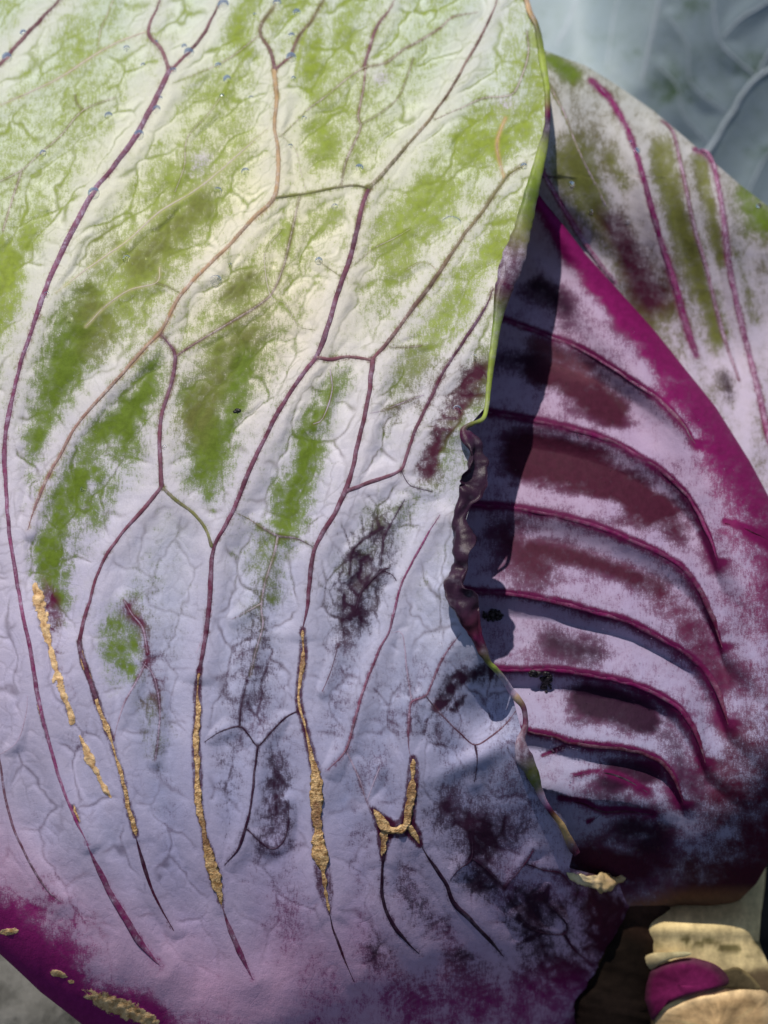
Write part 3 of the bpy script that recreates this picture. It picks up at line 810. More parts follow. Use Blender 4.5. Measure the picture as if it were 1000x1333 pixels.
# ================================================================== RIGHT LEAF (of the head, with its thick midrib)
MID = [(180, 640), (230, 690), (270, 716), (330, 762), (430, 852), (530, 932), (600, 976), (660, 1008), (760, 1040), (900, 1058), (1000, 1052), (1060, 1035), (1110, 1008), (1150, 985), (1180, 955), (1192, 910), (1200, 850)]
def xm(y): return curve(y, MID)
RV = []
def rv(pts, w0, w1, c0='magenta', c1='wine', wax=0.1, k=12): RV.append((pts, w0, w1, c0, c1, wax, k))
rv([(620,400),(660,416),(700,430),(732,442),(752,449),(788,470),(824,494),(856,516),(885,545),(905,575)], 5, 7, 'magenta', 'mauve', .3, 13)
rv([(610,530),(644,536),(680,542),(720,550),(760,560),(800,574),(832,592),(864,612),(898,646),(922,690),(935,730)], 6, 9, 'magenta', 'magenta', .15, 15)
rv([(600,652),(632,656),(664,658),(700,664),(740,672),(780,684),(820,700),(856,716),(886,734),(908,760),(928,800),(940,840)], 6, 9, 'magenta', 'wine', .1, 16)
rv([(590,764),(624,768),(660,770),(700,776),(740,784),(780,796),(820,807),(848,822),(888,844),(918,870),(936,900),(948,940)], 7, 10, 'magenta', 'wine', .1, 17)
rv([(620,866),(648,869),(680,870),(720,869),(760,874),(800,882),(840,894),(868,908),(890,926),(908,955),(918,990)], 6, 10, 'magenta', 'wine', .08, 16)
rv([(660,944),(690,950),(720,956),(744,964),(772,968),(808,971),(840,979),(864,992),(880,1012),(890,1045)], 5, 10, 'wine', 'wine', .1, 15)
rv([(706,983),(722,976),(742,966)], 3, 4, 'wine', 'wine', .2, 6)
rv([(748,1008),(780,1003),(812,1011),(842,1028)], 4, 6, 'dark', 'dark', .15, 8)
rv([(730,1038),(760,1043),(784,1053),(816,1053),(850,1058)], 4, 6, 'wine', 'dark', .05, 8)
rv([(784,1055),(776,1062),(766,1069)], 3, 2, 'dark', 'dark', .1, 4)
rv([(944,678),(970,686),(1004,702)], 4, 6, 'wine', 'wine', .0, 4)
RS = []
def rs(pts, w, c, s=1.0): RS.append((pts, w, c, s))
rs([(700,478),(745,500),(800,535)], 20, 'brown', .8)
rs([(700,450),(760,478)], 14, 'mauve', .45)
rs([(688,592),(740,606),(800,628),(850,655)], 23, 'brown', 1.0)
rs([(850,660),(880,690)], 22, 'brown', .5)
rs([(690,712),(740,724),(800,742),(860,766)], 13, 'brown', .6)
rs([(660,700),(700,745)], 24, 'brown', .45)
rs([(720,835),(770,850)], 18, 'dark', .5)
rs([(765,908),(800,918),(840,938)], 20, 'dark', .9)
rs([(800,1010),(850,1000)], 20, 'dark', .7)
rs([(820,1075),(855,1085),(840,1105)], 26, 'dark', .6)
rs([(770,1120),(800,1130),(830,1130)], 24, 'brown', .7)
rs([(700,370),(735,400)], 18, 'dark', .5)
rs([(735,300),(745,330)], 14, 'dark', .4)
rs([(650,470),(690,470)], 14, 'dark', .4)
rs([(880,800),(940,880)], 24, 'wine', .42)
rs([(870,960),(900,1020)], 22, 'dark', .35)
rs([(780,360),(830,420)], 14, 'mauve', .5)

def right_base(x, y):
    x = np.asarray(x, float); y = np.asarray(y, float)
    h = -150 - 0.00047 * np.clip(1040 - y, 0, 1e9) ** 2 - 0.0075 * np.clip(y - 1040, 0, 1e9) ** 2
    h = h - 0.0005 * np.clip(800 - x, 0, 1e9) ** 2
    d = (xm(y) - x)
    # along the lower rim measure the distance downwards as well
    dy = (1205 - y) * 0.9
    d = np.minimum(d * 0.8, dy + 1.5 * np.clip(880 - x, 0, 1e9))
    R = 95.0
    t = np.clip(1 - d / R, 0, 1)
    h = h + (34 * sstep(105, 55, d)) * sstep(1090, 960, y) - 90 * (1 - np.sqrt(np.clip(1 - t * t, 0, 1)))
    h = h + 205 * sstep(470, 160, y) * np.exp(-(np.clip(xm(y) - x, 0, 1e9) / 48.0) ** 2)
    h = h + 26 * np.exp(-(((xm(y) - x) - 46) / 34.0) ** 2) * sstep(330, 460, y) * sstep(1090, 950, y)
    h = h + 14 * vnoise(x, y, 120, 8) + 4 * vnoise(x, y, 45, 9)
    # hollow at the base
    h = h - 30 * np.exp(-ellipse(x, y, 790, 1110, 70, 50, 0) ** 2)
    return h

def ribs_on(X, Y, veins, steep=False):
    out = np.zeros(X.shape)
    for v in veins:
        pth = smooth_path(v[0], 6)
        d, pos = path_distance(X, Y, pth, 90)
        amp = v[6] * np.clip(1.15 - 0.9 * pos ** 3, 0, 1)
        wd = 17.0
        if steep:      # long slope above the rib, short drop below it
            side = Y - np.interp(X, pth[:, 0], pth[:, 1]); amp = amp * 1.15
            wd = 15.0 + 22.0 * sstep(6, -10, side)
        out = np.maximum(out, amp * np.exp(-(d / wd) ** 2))
    return out

_PL = [smooth_path(v[0], 6) for v in RV[:6]]
def pleats(x, y):
    """folds between the side ribs: a short drop below each rib, then a long rise to the next"""
    lines = [np.interp(x, q[:, 0], q[:, 1]) + np.clip(x - q[-1, 0], 0, 1e9) * .9 for q in _PL]
    lines = [lines[0] - 105] + lines + [lines[-1] + 75]
    out = np.zeros(np.shape(x))
    for a, b in zip(lines[:-1], lines[1:]):
        f = (y - a) / np.maximum(b - a, 20)
        m_ = (f >= 0) & (f < 1)
        drop_ = 0.5 + 0.5 * np.cos(np.pi * np.clip(f / .40, 0, 1))
        rise = sstep(.22, 1.0, f) * .55 + np.clip((f - .25) / .75, 0, 1) * .45
        out = np.where(m_, np.where(f < .40, np.maximum(drop_, rise), rise), out)
    return out * 18 * sstep(35, 150, xm(y) - x) * sstep(360, 420, y) * sstep(1080, 1010, y)
def right_surface(x, y):
    x = np.asarray(x, float); y = np.asarray(y, float)
    return right_base(x, y) + .45 * ribs_on(x, y, RV, True) + pleats(x, y)

NC, NR = 260, 520
vv = np.linspace(0, 1, NR)[:, None]; uu = np.linspace(0, 1, NC)[None, :]
Yg = 190 + vv * 1008.0
xl = np.minimum(xe(Yg) - 130, xm(Yg) - 60); xl = np.where(Yg > 1110, 640, xl); xr = xm(Yg)
Xg = xl + (xr - xl) * uu; Yg = Yg + 0 * Xg
Hg = right_surface(Xg, Yg) + 1.2 * fbm(Xg, Yg, 22, 72, 3)
dm = xm(Yg) - Xg
flesh = np.broadcast_to(np.array((0.14, 0.045, 0.11)), Xg.shape + (3,)).copy()
waxc = ramp_cols(Yg, [(200, (0.50, 0.37, 0.50)), (600, (0.44, 0.32, 0.46)), (850, (0.40, 0.33, 0.48)), (1000, (0.38, 0.35, 0.50)), (1200, (0.40, 0.34, 0.46))])
wax = 0.74 + 0.40 * fbm(Xg * .6, Yg * 1.7, 60, 60)
rub = np.zeros(Xg.shape)
for pts, w, c, st in RS:
    pth = smooth_path(pts, 8)
    d, _ = path_distance(Xg, Yg, pth, w * 4)
    k = 1.0 * st * (1 - sstep(-.2, 2.1, d / (w * np.maximum(1 + .85 * fbm(Xg * .45, Yg * 1.6, 40, 91, 5), .3))))
    flesh = paint(flesh, COLS[c], np.clip(k * 2, 0, 1)); rub = np.maximum(rub, k)
for v in RV:
    pth = smooth_path(v[0], 6)
    d, pos = path_distance(Xg, Yg, pth, 50)
    side = Yg - np.interp(Xg, pth[:, 0], pth[:, 1])
    k = np.exp(-(d / (v[2] * (0.8 + .9 * pos))) ** 2) * (.15 + .85 * sstep(-7, 0, side))
    flesh = paint(flesh, MAGENTA * .5 + DARKP * .3, np.clip(k * 1.5, 0, 1)); rub = np.maximum(rub, 0.62 * k)
wax = wax - rub * 1.75
mw_ = curve(Yg, [(180, 16), (330, 36), (430, 52), (530, 74), (600, 80), (700, 84), (800, 90), (900, 110), (1000, 135), (1080, 150), (1130, 150), (1200, 90)])
km = 1 - sstep(0.2, 1.2, dm / mw_ + .35 * fbm(Xg, Yg, 60, 62))
flesh = paint(flesh, ramp_cols(Yg, [(200, MAGENTA * 1.1), (560, MAGENTA), (760, MAGENTA * .6 + WINE * .4), (950, WINE * .85), (1150, WINE * .6), (1175, np.array((.30, .13, .06)))]), np.clip(km * 2, 0, 1))  # shade at the lower right mixed into the midrib colour as wine
wax = wax + .22 * np.exp(-((dm - 62) / 26.0) ** 2) * sstep(430, 600, Yg)
wax = wax - 1.1 * km * curve(Yg, [(200, 1.1), (540, 1.05), (660, .58), (820, .54), (950, .75), (1080, .85), (1200, 1.1)])
low = sstep(1125, 1185, Yg + 25 * fbm(Xg, Yg, 50, 63)) 
flesh = paint(flesh, (0.26, 0.12, 0.06), low * sstep(1150, 1185, Yg)); wax = wax - 0.6 * low
wax = np.clip(wax, -.45, 1.15)
leaf_right = make_mesh('leaf', to_world(Xg, Yg, Hg).reshape(-1, 3), grid_faces(NR, NC), MAT_HEADLEAF, leaf_attrs(Xg, Yg, flesh, waxc, wax, seed=.1), cabbage)
leaf_right['label'] = 'pinkish purple ribbed leaf with a thick magenta midrib'
for i, (pts, w0, w1, c0, c1, wx, k) in enumerate(RV):
    rib_mesh('vein', [(q[0], q[1] + 3) for q in pts], np.linspace(w0, w1, len(pts)) * .75, right_surface, [(0, COLS[c0] * .62), (.75, COLS[c0] * .62), (1, COLS[c1])], wx - .1, (0.55, 0.4, 0.5), leaf_right, MAT_RIB,
             lift=-0.35, tall=0.6, sides=10, seed=200 + i, joints=np.zeros((1, 2)))

# ---- the other half of that leaf, behind the midrib
OUT = [(20, 660), (58, 690), (70, 720), (85, 762), (110, 802), (145, 852), (190, 905), (240, 963), (270, 1002), (330, 1080), (420, 1122), (560, 1142), (700, 1142), (900, 1112), (1000, 1088), (1115, 1040)]
HV = []
def hv(pts, w0, w1, c0, wax=.1, k=10): HV.append((pts, w0, w1, c0, c0, wax, k))
hv([(770,105),(795,130),(815,165),(830,205),(845,260),(862,320),(880,375),(892,420),(906,462)], 4, 9, 'magenta', .05, 16)
hv([(862,158),(876,172),(890,230),(905,300),(920,350),(940,430),(962,495)], 3, 5, 'mauve', .3, 12)
hv([(905,195),(925,205),(940,270),(950,350),(965,420),(985,500),(1002,575)], 5, 8, 'magenta', .3, 14)
hv([(670,160),(700,212),(718,245),(742,285),(774,335),(800,368)], 6, 7, 'magenta', .25, 12)
hv([(715,110),(735,150),(755,200),(790,270)], 3, 4, 'olive', .3, 8)
HS = [([(745,210),(775,270),(810,330),(850,395)], 24, 'olive', .8), ([(800,290),(830,345),(850,385)], 24, 'brown', .75), ([(860,195),(878,270),(905,340),(935,440)], 13, 'olive', .85),
      ([(908,205),(925,270),(940,340)], 9, 'olive', .75), ([(975,255),(992,285)], 20, 'green', .7), ([(715,75),(745,98)], 10, 'green', .7), ([(795,205),(815,240)], 14, 'olive', .5),
      ([(945,490),(950,515)], 8, 'dark', .55), ([(960,330),(985,420)], 8, 'olive', .4)]
def half_base(x, y):
    x = np.asarray(x, float); y = np.asarray(y, float)
    h = -215 - 0.00047 * np.clip(1040 - y, 0, 1e9) ** 2 + 190 * sstep(470, 160, y) + 60 * np.exp(-((x - 700) / 60.0) ** 2) * sstep(400, 240, y) - 0.12 * np.clip(x - 760, 0, 1e9) 
    d = np.minimum((curve(y, OUT) - x) * .75, 400)
    t = np.clip(1 - d / 80.0, 0, 1)
    h = h - 80 * (1 - np.sqrt(np.clip(1 - t * t, 0, 1)))
    h = h - 30 * sstep(45, -5, x - xm(y)) * sstep(200, 240, y) * sstep(370, 300, y)
    return h + 16 * vnoise(x, y, 110, 12)
def half_surface(x, y):
    x = np.asarray(x, float); y = np.asarray(y, float)
    return half_base(x, y) + ribs_on(x, y, HV)
NC, NR = 170, 360
vv = np.linspace(0, 1, NR)[:, None]; uu = np.linspace(0, 1, NC)[None, :]
Yg = 40 + vv * 1075
xr = curve(Yg, OUT); xl = np.minimum(np.maximum(xe(Yg) - 90, xm(Yg) - 30), xr - 30); xl = np.where(Yg < 230, np.minimum(xe(Yg) - 60, xr - 30), xl)
Xg = xl + (xr - xl) * uu; Yg = Yg + 0 * Xg
Hg = half_surface(Xg, Yg) + fbm(Xg, Yg, 22, 74, 3)
flesh = np.broadcast_to(OLIVE * .6 + BROWNP * .4, Xg.shape + (3,)).copy()
waxc = ramp_cols(Yg - .25 * (Xg - 800), [(80, (0.52, 0.54, 0.48)), (250, (0.58, 0.52, 0.54)), (450, (0.58, 0.49, 0.60)), (700, (0.54, 0.47, 0.60))])
wax = 0.68 + .40 * fbm(Xg * 1.6, Yg * .45, 60, 66)
rub = np.zeros(Xg.shape)
for pts, w, c, st in HS:
    d, _ = path_distance(Xg, Yg, smooth_path(pts, 8), w * 2.6)
    k = .85 * st * (1 - sstep(-.3, 2.3, d / (w * np.maximum(1 + .6 * fbm(Xg * 1.5, Yg * .5, 34, 92, 4), .3)))); flesh = paint(flesh, COLS[c], np.clip(k * 2, 0, 1)); rub = np.maximum(rub, k)
for v in HV:
    d, pos = path_distance(Xg, Yg, smooth_path(v[0], 8), 40)
    k = np.exp(-(d / (v[2] * .55)) ** 2); flesh = paint(flesh, COLS[v[3]], np.clip(k * 1.5, 0, 1)); rub = np.maximum(rub, .6 * k)
wax = np.clip(wax - 1.2 * rub, -.4, 1.15)
half = make_mesh('leaf_half', to_world(Xg, Yg, Hg).reshape(-1, 3), grid_faces(NR, NC), MAT_PLEAT, leaf_attrs(Xg, Yg, flesh, waxc, wax, seed=.2), leaf_right)
half['label'] = 'pale pleated half of the leaf beyond its midrib'
for i, (pts, w0, w1, c0, _, wx, k) in enumerate(HV):
    rib_mesh('vein', pts, np.linspace(w0, w1, len(pts)), half_surface, [(0, COLS[c0]), (1, COLS[c0])], wx + .1, (0.66, 0.5, 0.62), leaf_right, MAT_RIB, lift=-.25, tall=.75, sides=10, seed=230 + i)

# ================================================================== BACK LEAF (blue-grey, out of focus)
BV = []
def bv(pts, w0, w1): BV.append((pts, w0, w1, 'dark', 'dark', .5, 5))
bv([(1060,60),(985,100),(950,150),(925,190),(895,235)], 6, 8)
bv([(985,100),(940,60),(930,20),(925,-60)], 5, 4)
bv([(1080,-60),(1000,70),(985,100)], 5, 5)
bv([(870,-60),(850,40),(835,110)], 4, 5)
bv([(770,-60),(748,10),(725,60)], 5, 6)
bv([(1060,150),(1000,200),(970,260)], 4, 4)
bv([(925,190),(890,150),(880,110),(850,80)], 4, 3)
bv([(950,150),(900,110),(895,60),(870,20)], 4, 3)
bv([(820,-60),(800,20),(790,90)], 4, 4)
bv([(1040,-20),(970,20),(938,50)], 4, 4)
def back_base(x, y):
    x = np.asarray(x, float); y = np.asarray(y, float)
    h = -1250 + 0.30 * (150 - y) - .0008 * (x - 740) ** 2 - 0.20 * (x - 800) + 0.20 * (150 - y) * sstep(800, 900, x) - 1.3 * (150 - y) * sstep(850, 740, x)
    return h + 60 * vnoise(x, y, 150, 14) + 6 * vnoise(x, y, 60, 15)
NC, NR = 150, 190
vv = np.linspace(0, 1, NR)[:, None]; uu = np.linspace(0, 1, NC)[None, :]
Yg = -160 + vv * 760; Xg = 560 + uu * 640 + 0 * Yg; Yg = Yg + 0 * Xg
prs, _, _ = vein_fields(Xg, Yg, BV); prs = -prs
flesh = np.broadcast_to(np.array((0.10, 0.17, 0.07)), Xg.shape + (3,)).copy()
waxc = np.broadcast_to(np.array((0.34, 0.415, 0.445)), Xg.shape + (3,)).copy()
wax = 1.0 + .3 * fbm(Xg, Yg, 90, 68)
for (a, b, r1, r2, an_) in ((965, 80, 50, 22, 20), (905, 5, 30, 22, 0), (880, 120, 30, 25, 0), (985, 190, 30, 20, 0)):
    wax = wax - .55 * np.exp(-ellipse(Xg, Yg, a, b, r1, r2, an_) ** 2) * (1 + fbm(Xg, Yg, 25, 69))
leaf_back = make_mesh('leaf', to_world(Xg, Yg, back_base(Xg, Yg) - prs).reshape(-1, 3), grid_faces(NR, NC), MAT_LEAF, leaf_attrs(Xg, Yg, flesh, waxc, wax, seed=.4), cabbage)
leaf_back['label'] = 'shaded blue-grey outer leaf behind the head'
for i, (pts, w0, w1, c0, c1, wx, k) in enumerate(BV):
    rib_mesh('vein', pts, np.linspace(w0, w1, len(pts)), lambda x, y: back_base(x, y) + 4, [(0, (0.28, 0.33, 0.36)), (1, (0.34, 0.39, 0.42))], .7, (0.5, 0.56, 0.6), leaf_back, MAT_RIB, seed=260 + i)

# ================================================================== HEAD CORE AND STEM
def blob_mesh(name, cx, cy, ch, rx, ry, rh, mat, parent, nu=40, nv=24, bump=0.03, seed=1, attrs=True):
    th = np.linspace(0, np.pi, nv)[:, None]; ph = np.linspace(0, 2 * np.pi, nu, endpoint=False)[None, :]
    dx = np.sin(th) * np.cos(ph); dy = np.sin(th) * np.sin(ph); dh = np.cos(th) + 0 * ph
    r = 1 + bump * 2 * vnoise(dx * 3 + dh, dy * 3 - dh, 1, seed)
    X = cx + rx * dx * r; Y = cy + ry * dy * r; H = ch + rh * dh * r
    return make_mesh(name, to_world(X, Y, H).reshape(-1, 3), grid_faces(nv, nu, True), mat, None, parent)
blob_mesh('head', 560, 700, -640, 380, 420, 300, MAT_HEAD, cabbage, seed=2)['label'] = 'dense purple heart of the cabbage inside the leaves'

# stem: a stout stalk with pale leaf scars
def stem_axis(y): return 905 + (y - 1190) * 0.22
NRs, NCs = 150, 120
ty = np.linspace(1120, 1760, NRs)[:, None]; ph = np.linspace(0, 2 * np.pi, NCs, endpoint=False)[None, :]
rad = curve(ty, [(1120, 110), (1190, 84), (1225, 76), (1260, 84), (1300, 98), (1400, 92), (1760, 80)]) * (1 + .07 * vnoise(np.cos(ph) * 2 + ty / 60, np.sin(ph) * 2, 1, 44))
Xs = stem_axis(ty) + rad * np.sin(ph); Hs = -330 - 170 * sstep(1215, 1130, ty) - 0.30 * (ty - 1190) + rad * 0.8 * np.cos(ph); Ys = ty + 0 * Xs
fl = np.broadcast_to(np.array((0.80, 0.62, 0.31)), Xs.shape + (3,)).copy()
wv = 14 * fbm(Xs, Ys, 40, 46)
k = sstep(12, 3, np.abs(Ys - 1228 - 0.03 * (Xs - 900) + wv)) * sstep(.35, .6, .5 + fbm(Xs, Ys, 16, 48) * .6)
fl = paint(fl, (0.12, 0.10, 0.03), .85 * k)
k = sstep(1262, 1285, Ys + wv) * sstep(.45, .7, .5 + fbm(Xs * .6, Ys * 1.4, 30, 49))
fl = paint(fl, WINE, .8 * k)
fl = fl * (1 + .5 * fbm(Xs * 1.6, Ys * .35, 18, 47))[..., None]
fl = np.clip(fl, 0, 1)
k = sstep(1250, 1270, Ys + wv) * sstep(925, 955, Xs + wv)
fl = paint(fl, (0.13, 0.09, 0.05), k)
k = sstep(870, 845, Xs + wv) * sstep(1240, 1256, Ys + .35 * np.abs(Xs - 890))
fl = paint(fl, (0.05, 0.028, 0.02), k)  # dark brown shade on the stem's left, painted into its colour
wxs = np.full(Xs.shape, -.7)
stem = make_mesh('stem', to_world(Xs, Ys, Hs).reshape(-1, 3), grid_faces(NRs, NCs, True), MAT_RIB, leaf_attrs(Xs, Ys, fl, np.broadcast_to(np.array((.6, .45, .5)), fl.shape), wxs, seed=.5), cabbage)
stem['label'] = 'stout stem with cream and purple leaf scars'
def stem_front(x, y):
    r_ = curve(y, [(1120, 110), (1190, 84), (1225, 76), (1260, 84), (1300, 98), (1400, 92), (1760, 80)])
    q = np.clip((np.asarray(x, float) - stem_axis(y)) / r_, -0.97, 0.97)
    return -330 - 170 * sstep(1215, 1130, y) - 0.30 * (np.asarray(y, float) - 1190) + r_ * 0.8 * np.sqrt(1 - q * q)
def scar(name, poly, lift, colr, rim, seed):
    """a leaf scar: domed patch following the stem, from an outline"""
    pth = smooth_path(poly + [poly[0]], 6)[:-1]
    cx, cy = pth[:, 0].mean(), pth[:, 1].mean()
    rings = np.array([1.0, 0.95, 0.86, 0.7, 0.5, 0.25, 0.02])[:, None]
    lift = lift * .45
    lf = np.array([-3, lift * .4, lift * .8, lift, lift, lift, lift])[:, None]
    X = cx + (pth[None, :, 0] - cx) * rings; Y = cy + (pth[None, :, 1] - cy) * rings
    H = stem_front(X, Y) + lf + 5 * vnoise(X, Y, 18, seed)
    fl = ramp_cols(rings + 0 * X, [(0, colr), (.75, colr), (.9, rim), (1, rim)])
    fl = fl * (0.9 + .7 * fbm(X * .5, Y * 1.6, 20, seed + 3) + .5 * vnoise(X, Y, 5, seed + 4))[..., None]
    return make_mesh(name, to_world(X, Y, H).reshape(-1, 3), grid_faces(len(rings), X.shape[1], True)[:, ::-1], MAT_RIB, leaf_attrs(X, Y, np.clip(fl, 0, 1), np.broadcast_to(np.array((.6, .45, .5)), fl.shape), np.full(X.shape, -.7), seed=.6), stem)
scar('leaf_scar', [(842,1328),(880,1306),(930,1292),(985,1286),(1008,1300),(1010,1370),(940,1390),(860,1380),(838,1350)], 16, np.array((.90, .58, .28)), np.array((.92, .66, .36)), 81)
o = scar('leaf_scar', [(834,1304),(840,1270),(866,1252),(905,1246),(940,1260),(952,1280),(925,1290),(890,1299),(862,1313),(846,1332)], 22, np.array((.15, .012, .07)), np.array((.09, .03, .05)), 85)
o['label'] = 'dark purple leaf scar on the stem'
scar('leaf_scar', [(938,1262),(960,1258),(984,1276),(990,1290),(950,1286),(930,1284)], 9, np.array((.10, .075, .04)), np.array((.20, .15, .07)), 87)
0 and rib_mesh('scar_rim', [(952,1176),(961,1195),(964,1225),(974,1255),(986,1278),(998,1292)], [5, 7, 6, 5, 6, 4], lambda x, y: stem_front(x, y) + 10, [(0, PALE), (1, CREAM * .8)], -.7, PALE, stem, MAT_RIB, seed=95)
0 and rib_mesh('scar_rim', [(836,1330),(850,1318),(880,1302),(915,1292),(945,1284)], [5, 7, 6, 6, 4], lambda x, y: stem_front(x, y) + 16, [(0, CREAM), (1, CREAM * .9)], -.2, PALE, stem, MAT_RIB, seed=96)
rib_mesh('scar_rim', [(836,1262),(848,1252),(870,1244),(900,1242)], [16, 20, 12, 6], lambda x, y: stem_front(x, y) + 12, [(0, CREAM), (1, PALE)], -.7, PALE, stem, MAT_RIB, lift=-.2, tall=.5, seed=98)
# dark fill between front leaf and stem, its shade put into the colour
rib_mesh('shade_fill', [(835,1150),(838,1195),(826,1235),(810,1290),(798,1345),(790,1420)], [70, 84, 92, 100, 110, 120], lambda x, y: -300 - 0.2 * (y - 1165), [(0, np.array((.07, .03, .02))), (.3, np.array((.014, .009, .006))), (1, np.array((.010, .006, .006)))], -.7, MAUVE, leaf_front, MAT_RIB, lift=-.6, tall=.8, sides=40, seed=97, rough=.08)

# ================================================================== GROUND, STONE, WEEDS
def ground_at(px, py):
    """where the sight line through a plane position meets the ground"""
    a = to_world(px, py, 0.0); c = ORIGIN + U * D * TOWARD
    t = (0.0 - c[2]) / (a[2] - c[2])
    return c + (a - c) * t
n = 160
gx, gy = np.meshgrid(np.concatenate([[-30, -8, -2], np.linspace(-.6, .6, n), [2, 8, 30]]), np.concatenate([[-30, -8, -2], np.linspace(-.6, .6, n), [2, 8, 30]]))
gz = 0.010 * fbm(gx * 1000, gy * 1000, 60, 100, 5) - 0.006
gz[(np.abs(gx) > 1) | (np.abs(gy) > 1)] = -0.006
ground = make_mesh('ground', np.stack([gx, gy, gz], -1).reshape(-1, 3), grid_faces(n + 6, n + 6)[:, ::-1], MAT_SOIL)
ground['kind'] = 'structure'
def stone(px, py, r, seed, label):
    g = ground_at(px, py)
    th = np.linspace(0, np.pi, 26)[:, None]; ph_ = np.linspace(0, 2 * np.pi, 40, endpoint=False)[None, :]
    dx = np.sin(th) * np.cos(ph_); dy = np.sin(th) * np.sin(ph_); dz = np.cos(th) + 0 * ph_
    rr = r * (1 + .25 * fbm(dx * 10 + 5 * dz, dy * 10 - 4 * dz, 9, seed))
    V = np.stack([g[0] + dx * rr * 1.2, g[1] + dy * rr, 0.3 * r + dz * rr * .6], -1)
    o = make_mesh('stone', V.reshape(-1, 3), grid_faces(26, 40, True)[:, ::-1], MAT_STONE)
    o['label'] = label; o['category'] = 'stone'
rng = np.random.RandomState(9); V = []; F = []; nb_ = 0
for k in range(500):
    g = ground_at(rng.uniform(-120, 260), rng.uniform(1230, 1500)); r = rng.uniform(.0008, .004) * rng.uniform(.4, 1)
    th = np.linspace(0, np.pi, 5)[:, None]; ph_ = np.linspace(0, 2 * np.pi, 7, endpoint=False)[None, :]
    q = 1 + .5 * (rng.rand(5, 7) - .5)
    V.append(np.stack([g[0] + r * q * np.sin(th) * np.cos(ph_), g[1] + r * q * np.sin(th) * np.sin(ph_), r * .3 + r * .7 * q * np.cos(th) + 0 * ph_], -1).reshape(-1, 3))
    F.append(grid_faces(5, 7, True)[:, ::-1] + nb_); nb_ += 35
crumbs = make_mesh('soil_crumbs', np.vstack(V), np.vstack(F), MAT_SOIL, smooth=False)
crumbs['kind'] = 'stuff'; crumbs['label'] = 'loose dark soil crumbs on the ground'; crumbs['category'] = 'soil'
stone(-12, 1325, 0.026, 111, 'grey stone on the ground under the magenta rim of the cabbage')

# ================================================================== WATER DROPS
DROPS = [(30,42,4),(9,74,6),(165,63,4),(203,55,3),(246,68,6),(225,91,4),(291,6,7),(330,18,4),(361,3,5),(386,16,5),(378,45,5),(379,74,6),(284,85,4),(295,102,5),(327,127,3.4),
 (382,102,3.2),(141,150,5),(181,175,6),(204,142,5),(56,199,4),(320,224,6),(283,249,6),(122,251,7),(94,236,3.4),(165,337,5),(191,337,5),(281,365,7.5),(291,159,3),(186,84,3),(63,275,3),
 (60,383,4),(289,125,3),(468,218,5),(415,339,5),(396,154,3.2),(436,269,4),(464,21,4),(682,216,4),(125,448,3),(82,437,3),(214,582,3),(108,637,3.6),(618,466,5),(595,533,6),(378,190,3),(209,128,3),(240,60,3.4),(300,345,2.6)]
def drop(px, py, r, hfun, label, group, flat=.62, sx=1.0, ang=0.0):
    nu, nv = 20, 9
    th = np.linspace(0.0, np.pi * .5, nv)[:, None]; ph_ = np.linspace(0, 2 * np.pi, nu, endpoint=False)[None, :]
    a = np.sin(th) * np.cos(ph_) * r * sx; b = np.sin(th) * np.sin(ph_) * r
    X = px + a * math.cos(ang) - b * math.sin(ang); Y = py + a * math.sin(ang) + b * math.cos(ang)
    base = hfun(X, Y)
    H = base - 1.0 + r * flat * 1.25 * np.cos(th) + 0 * X
    X2 = np.vstack([X, px + (X[-1:] - px) * .02]); Y2 = np.vstack([Y, py + (Y[-1:] - py) * .02]); H2 = np.vstack([H, base[:1] - 1.6])
    o = make_mesh('water_drop', to_world(X2, Y2, H2).reshape(-1, 3), grid_faces(nv + 1, nu, True), MAT_WATER)
    o['label'] = label; o['category'] = 'water drop'; o['group'] = group
    return o
DROP_LABELS = {
 'water drop sitting on the purple vein at the leaf corner': ((30,42),(9,74)),
 'water drop sitting on the long purple vein of the front leaf': ((246,68),(225,91),(181,175),(122,251),(60,383)),
 'one of two water drops side by side on cream waxy leaf': ((165,337),(191,337)),
 'largest round water drop, beside the pale tan vein': ((281,365),),
 'round water drop between the long purple vein and the pale tan vein': ((320,224),(283,249)),
 'water drop just above the fork of the green veins': ((468,218),),
 'water drop on the brown patch beside the shrivelled leaf edge': ((618,466),(595,533)),
 'water drop on the lime green patch by the forked vein': ((386,16),(378,45),(379,74),(361,3),(382,102)),
 'water drop at the rolled green leaf edge': ((682,216),)}
DROP_AT = {p_: l_ for l_, ps in DROP_LABELS.items() for p_ in ps}
for (a, b, r) in DROPS:
    drop(a, b, r * 1.2, PRESS_AT(0.6), DROP_AT.get((a, b), 'tiny clear round water drop on the waxy green part of the front leaf'), 'water drops on the front leaf')
o = drop(587, 291, 13, PRESS_AT(.5), 'widest flat water drop, on the yellow-green leaf near its rolled edge', 'flat water drops', .3, 1.1, -.6); del o['group']
o = drop(91, 416, 8, PRESS_AT(.5), 'flat oval water drop on the green patch beside the long left vein', 'flat water drops', .35, 1.3, .7); del o['group']
for (a, b, r) in ((744,240,5),(769,276,4),(816,288,4),(829,196,5),(988,268,4),(778,349,3),(822,185,3)):
    drop(a, b, r, half_surface, 'tiny water drop on the pale pleated leaf half behind the midrib', 'water drops on the pleated leaf')
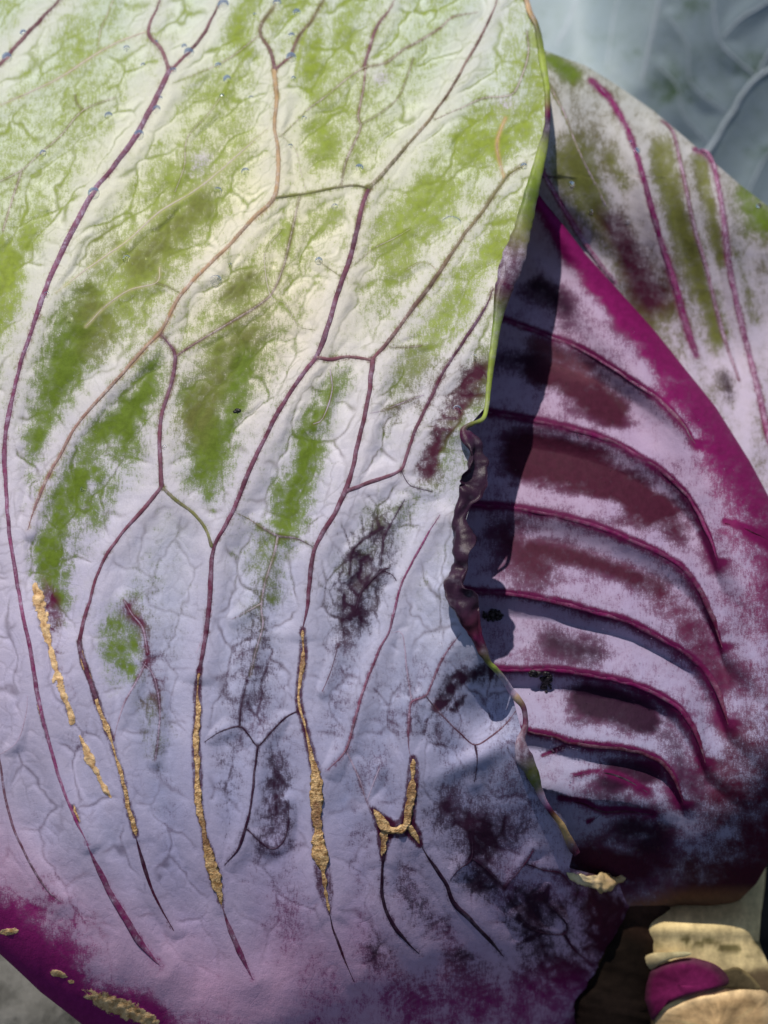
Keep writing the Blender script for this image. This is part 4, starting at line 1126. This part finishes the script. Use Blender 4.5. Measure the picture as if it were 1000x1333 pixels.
# dew specks too fine to count, on the ribs of the right leaf
rng = np.random.RandomState(5)
VV = []; FF = []; base_i = 0
th = np.array([0.0, .8, 1.57])[:, None]; ph_ = np.linspace(0, 2 * np.pi, 6, endpoint=False)[None, :]
for k in range(420):
    if k % 3:
        v = RV[rng.randint(0, 7)]; q = smooth_path(v[0], 4); c = q[rng.randint(0, len(q))] + rng.randn(2) * (9, 5)
    else:
        c = np.array([rng.uniform(660, 960), rng.uniform(420, 1120)])
    if c[0] > xm(c[1]) - 12 or c[0] < xe(c[1]) + 5: continue
    r = rng.uniform(.5, 1.25)
    X = c[0] + r * np.sin(th) * np.cos(ph_); Y = c[1] + r * np.sin(th) * np.sin(ph_)
    H = right_surface(np.full_like(X, c[0]), np.full_like(X, c[1])) + 1.0 + r * np.cos(th)
    VV.append(to_world(X, Y, H).reshape(-1, 3)); FF.append(grid_faces(3, 6, True) + base_i); base_i += 18
dew = make_mesh('dew', np.vstack(VV), np.vstack(FF), MAT_WATER)
dew['kind'] = 'stuff'; dew['label'] = 'fine sparkling dew specks on the magenta veins'; dew['category'] = 'dew'

# ================================================================== DARK SPECK CLUMPS
def clump(cx, cy, rx, ry, n, hfun, label, seed):
    rng = np.random.RandomState(seed); V = []; F = []; b = 0
    th = np.linspace(0, np.pi, 5)[:, None]; ph_ = np.linspace(0, 2 * np.pi, 7, endpoint=False)[None, :]
    for k in range(n):
        a = rng.uniform(0, 2 * np.pi); q = rng.uniform(0, 1) ** .6
        x = cx + rx * q * math.cos(a); y = cy + ry * q * math.sin(a); r = rng.uniform(1.2, 2.9)
        h = hfun(np.array([x]), np.array([y]))[0]
        e = rng.uniform(.7, 1.5)
        X = x + r * e * np.sin(th) * np.cos(ph_); Y = y + r * np.sin(th) * np.sin(ph_); H = h + r * .6 + rng.uniform(0, 4) * (1 - q) + r * np.cos(th) + 0 * X
        V.append(to_world(X, Y, H).reshape(-1, 3)); F.append(grid_faces(5, 7, True) + b); b += 35
    o = make_mesh('speck_clump', np.vstack(V), np.vstack(F), MAT_CLUMP)
    o['label'] = label; o['category'] = 'specks'
clump(641, 801, 13, 7, 60, right_surface, 'small black clump of specks beside the shrivelled leaf edge', 1)
clump(712, 888, 8, 13, 60, right_surface, 'upright black clump of specks under a magenta vein', 2)
clump(696, 877, 8, 4, 26, right_surface, 'thin black streak of specks touching the magenta vein', 3)
clump(309, 535, 3, 3, 6, PRESS_AT(0), 'single tiny black speck on the green patch of the front leaf', 4)
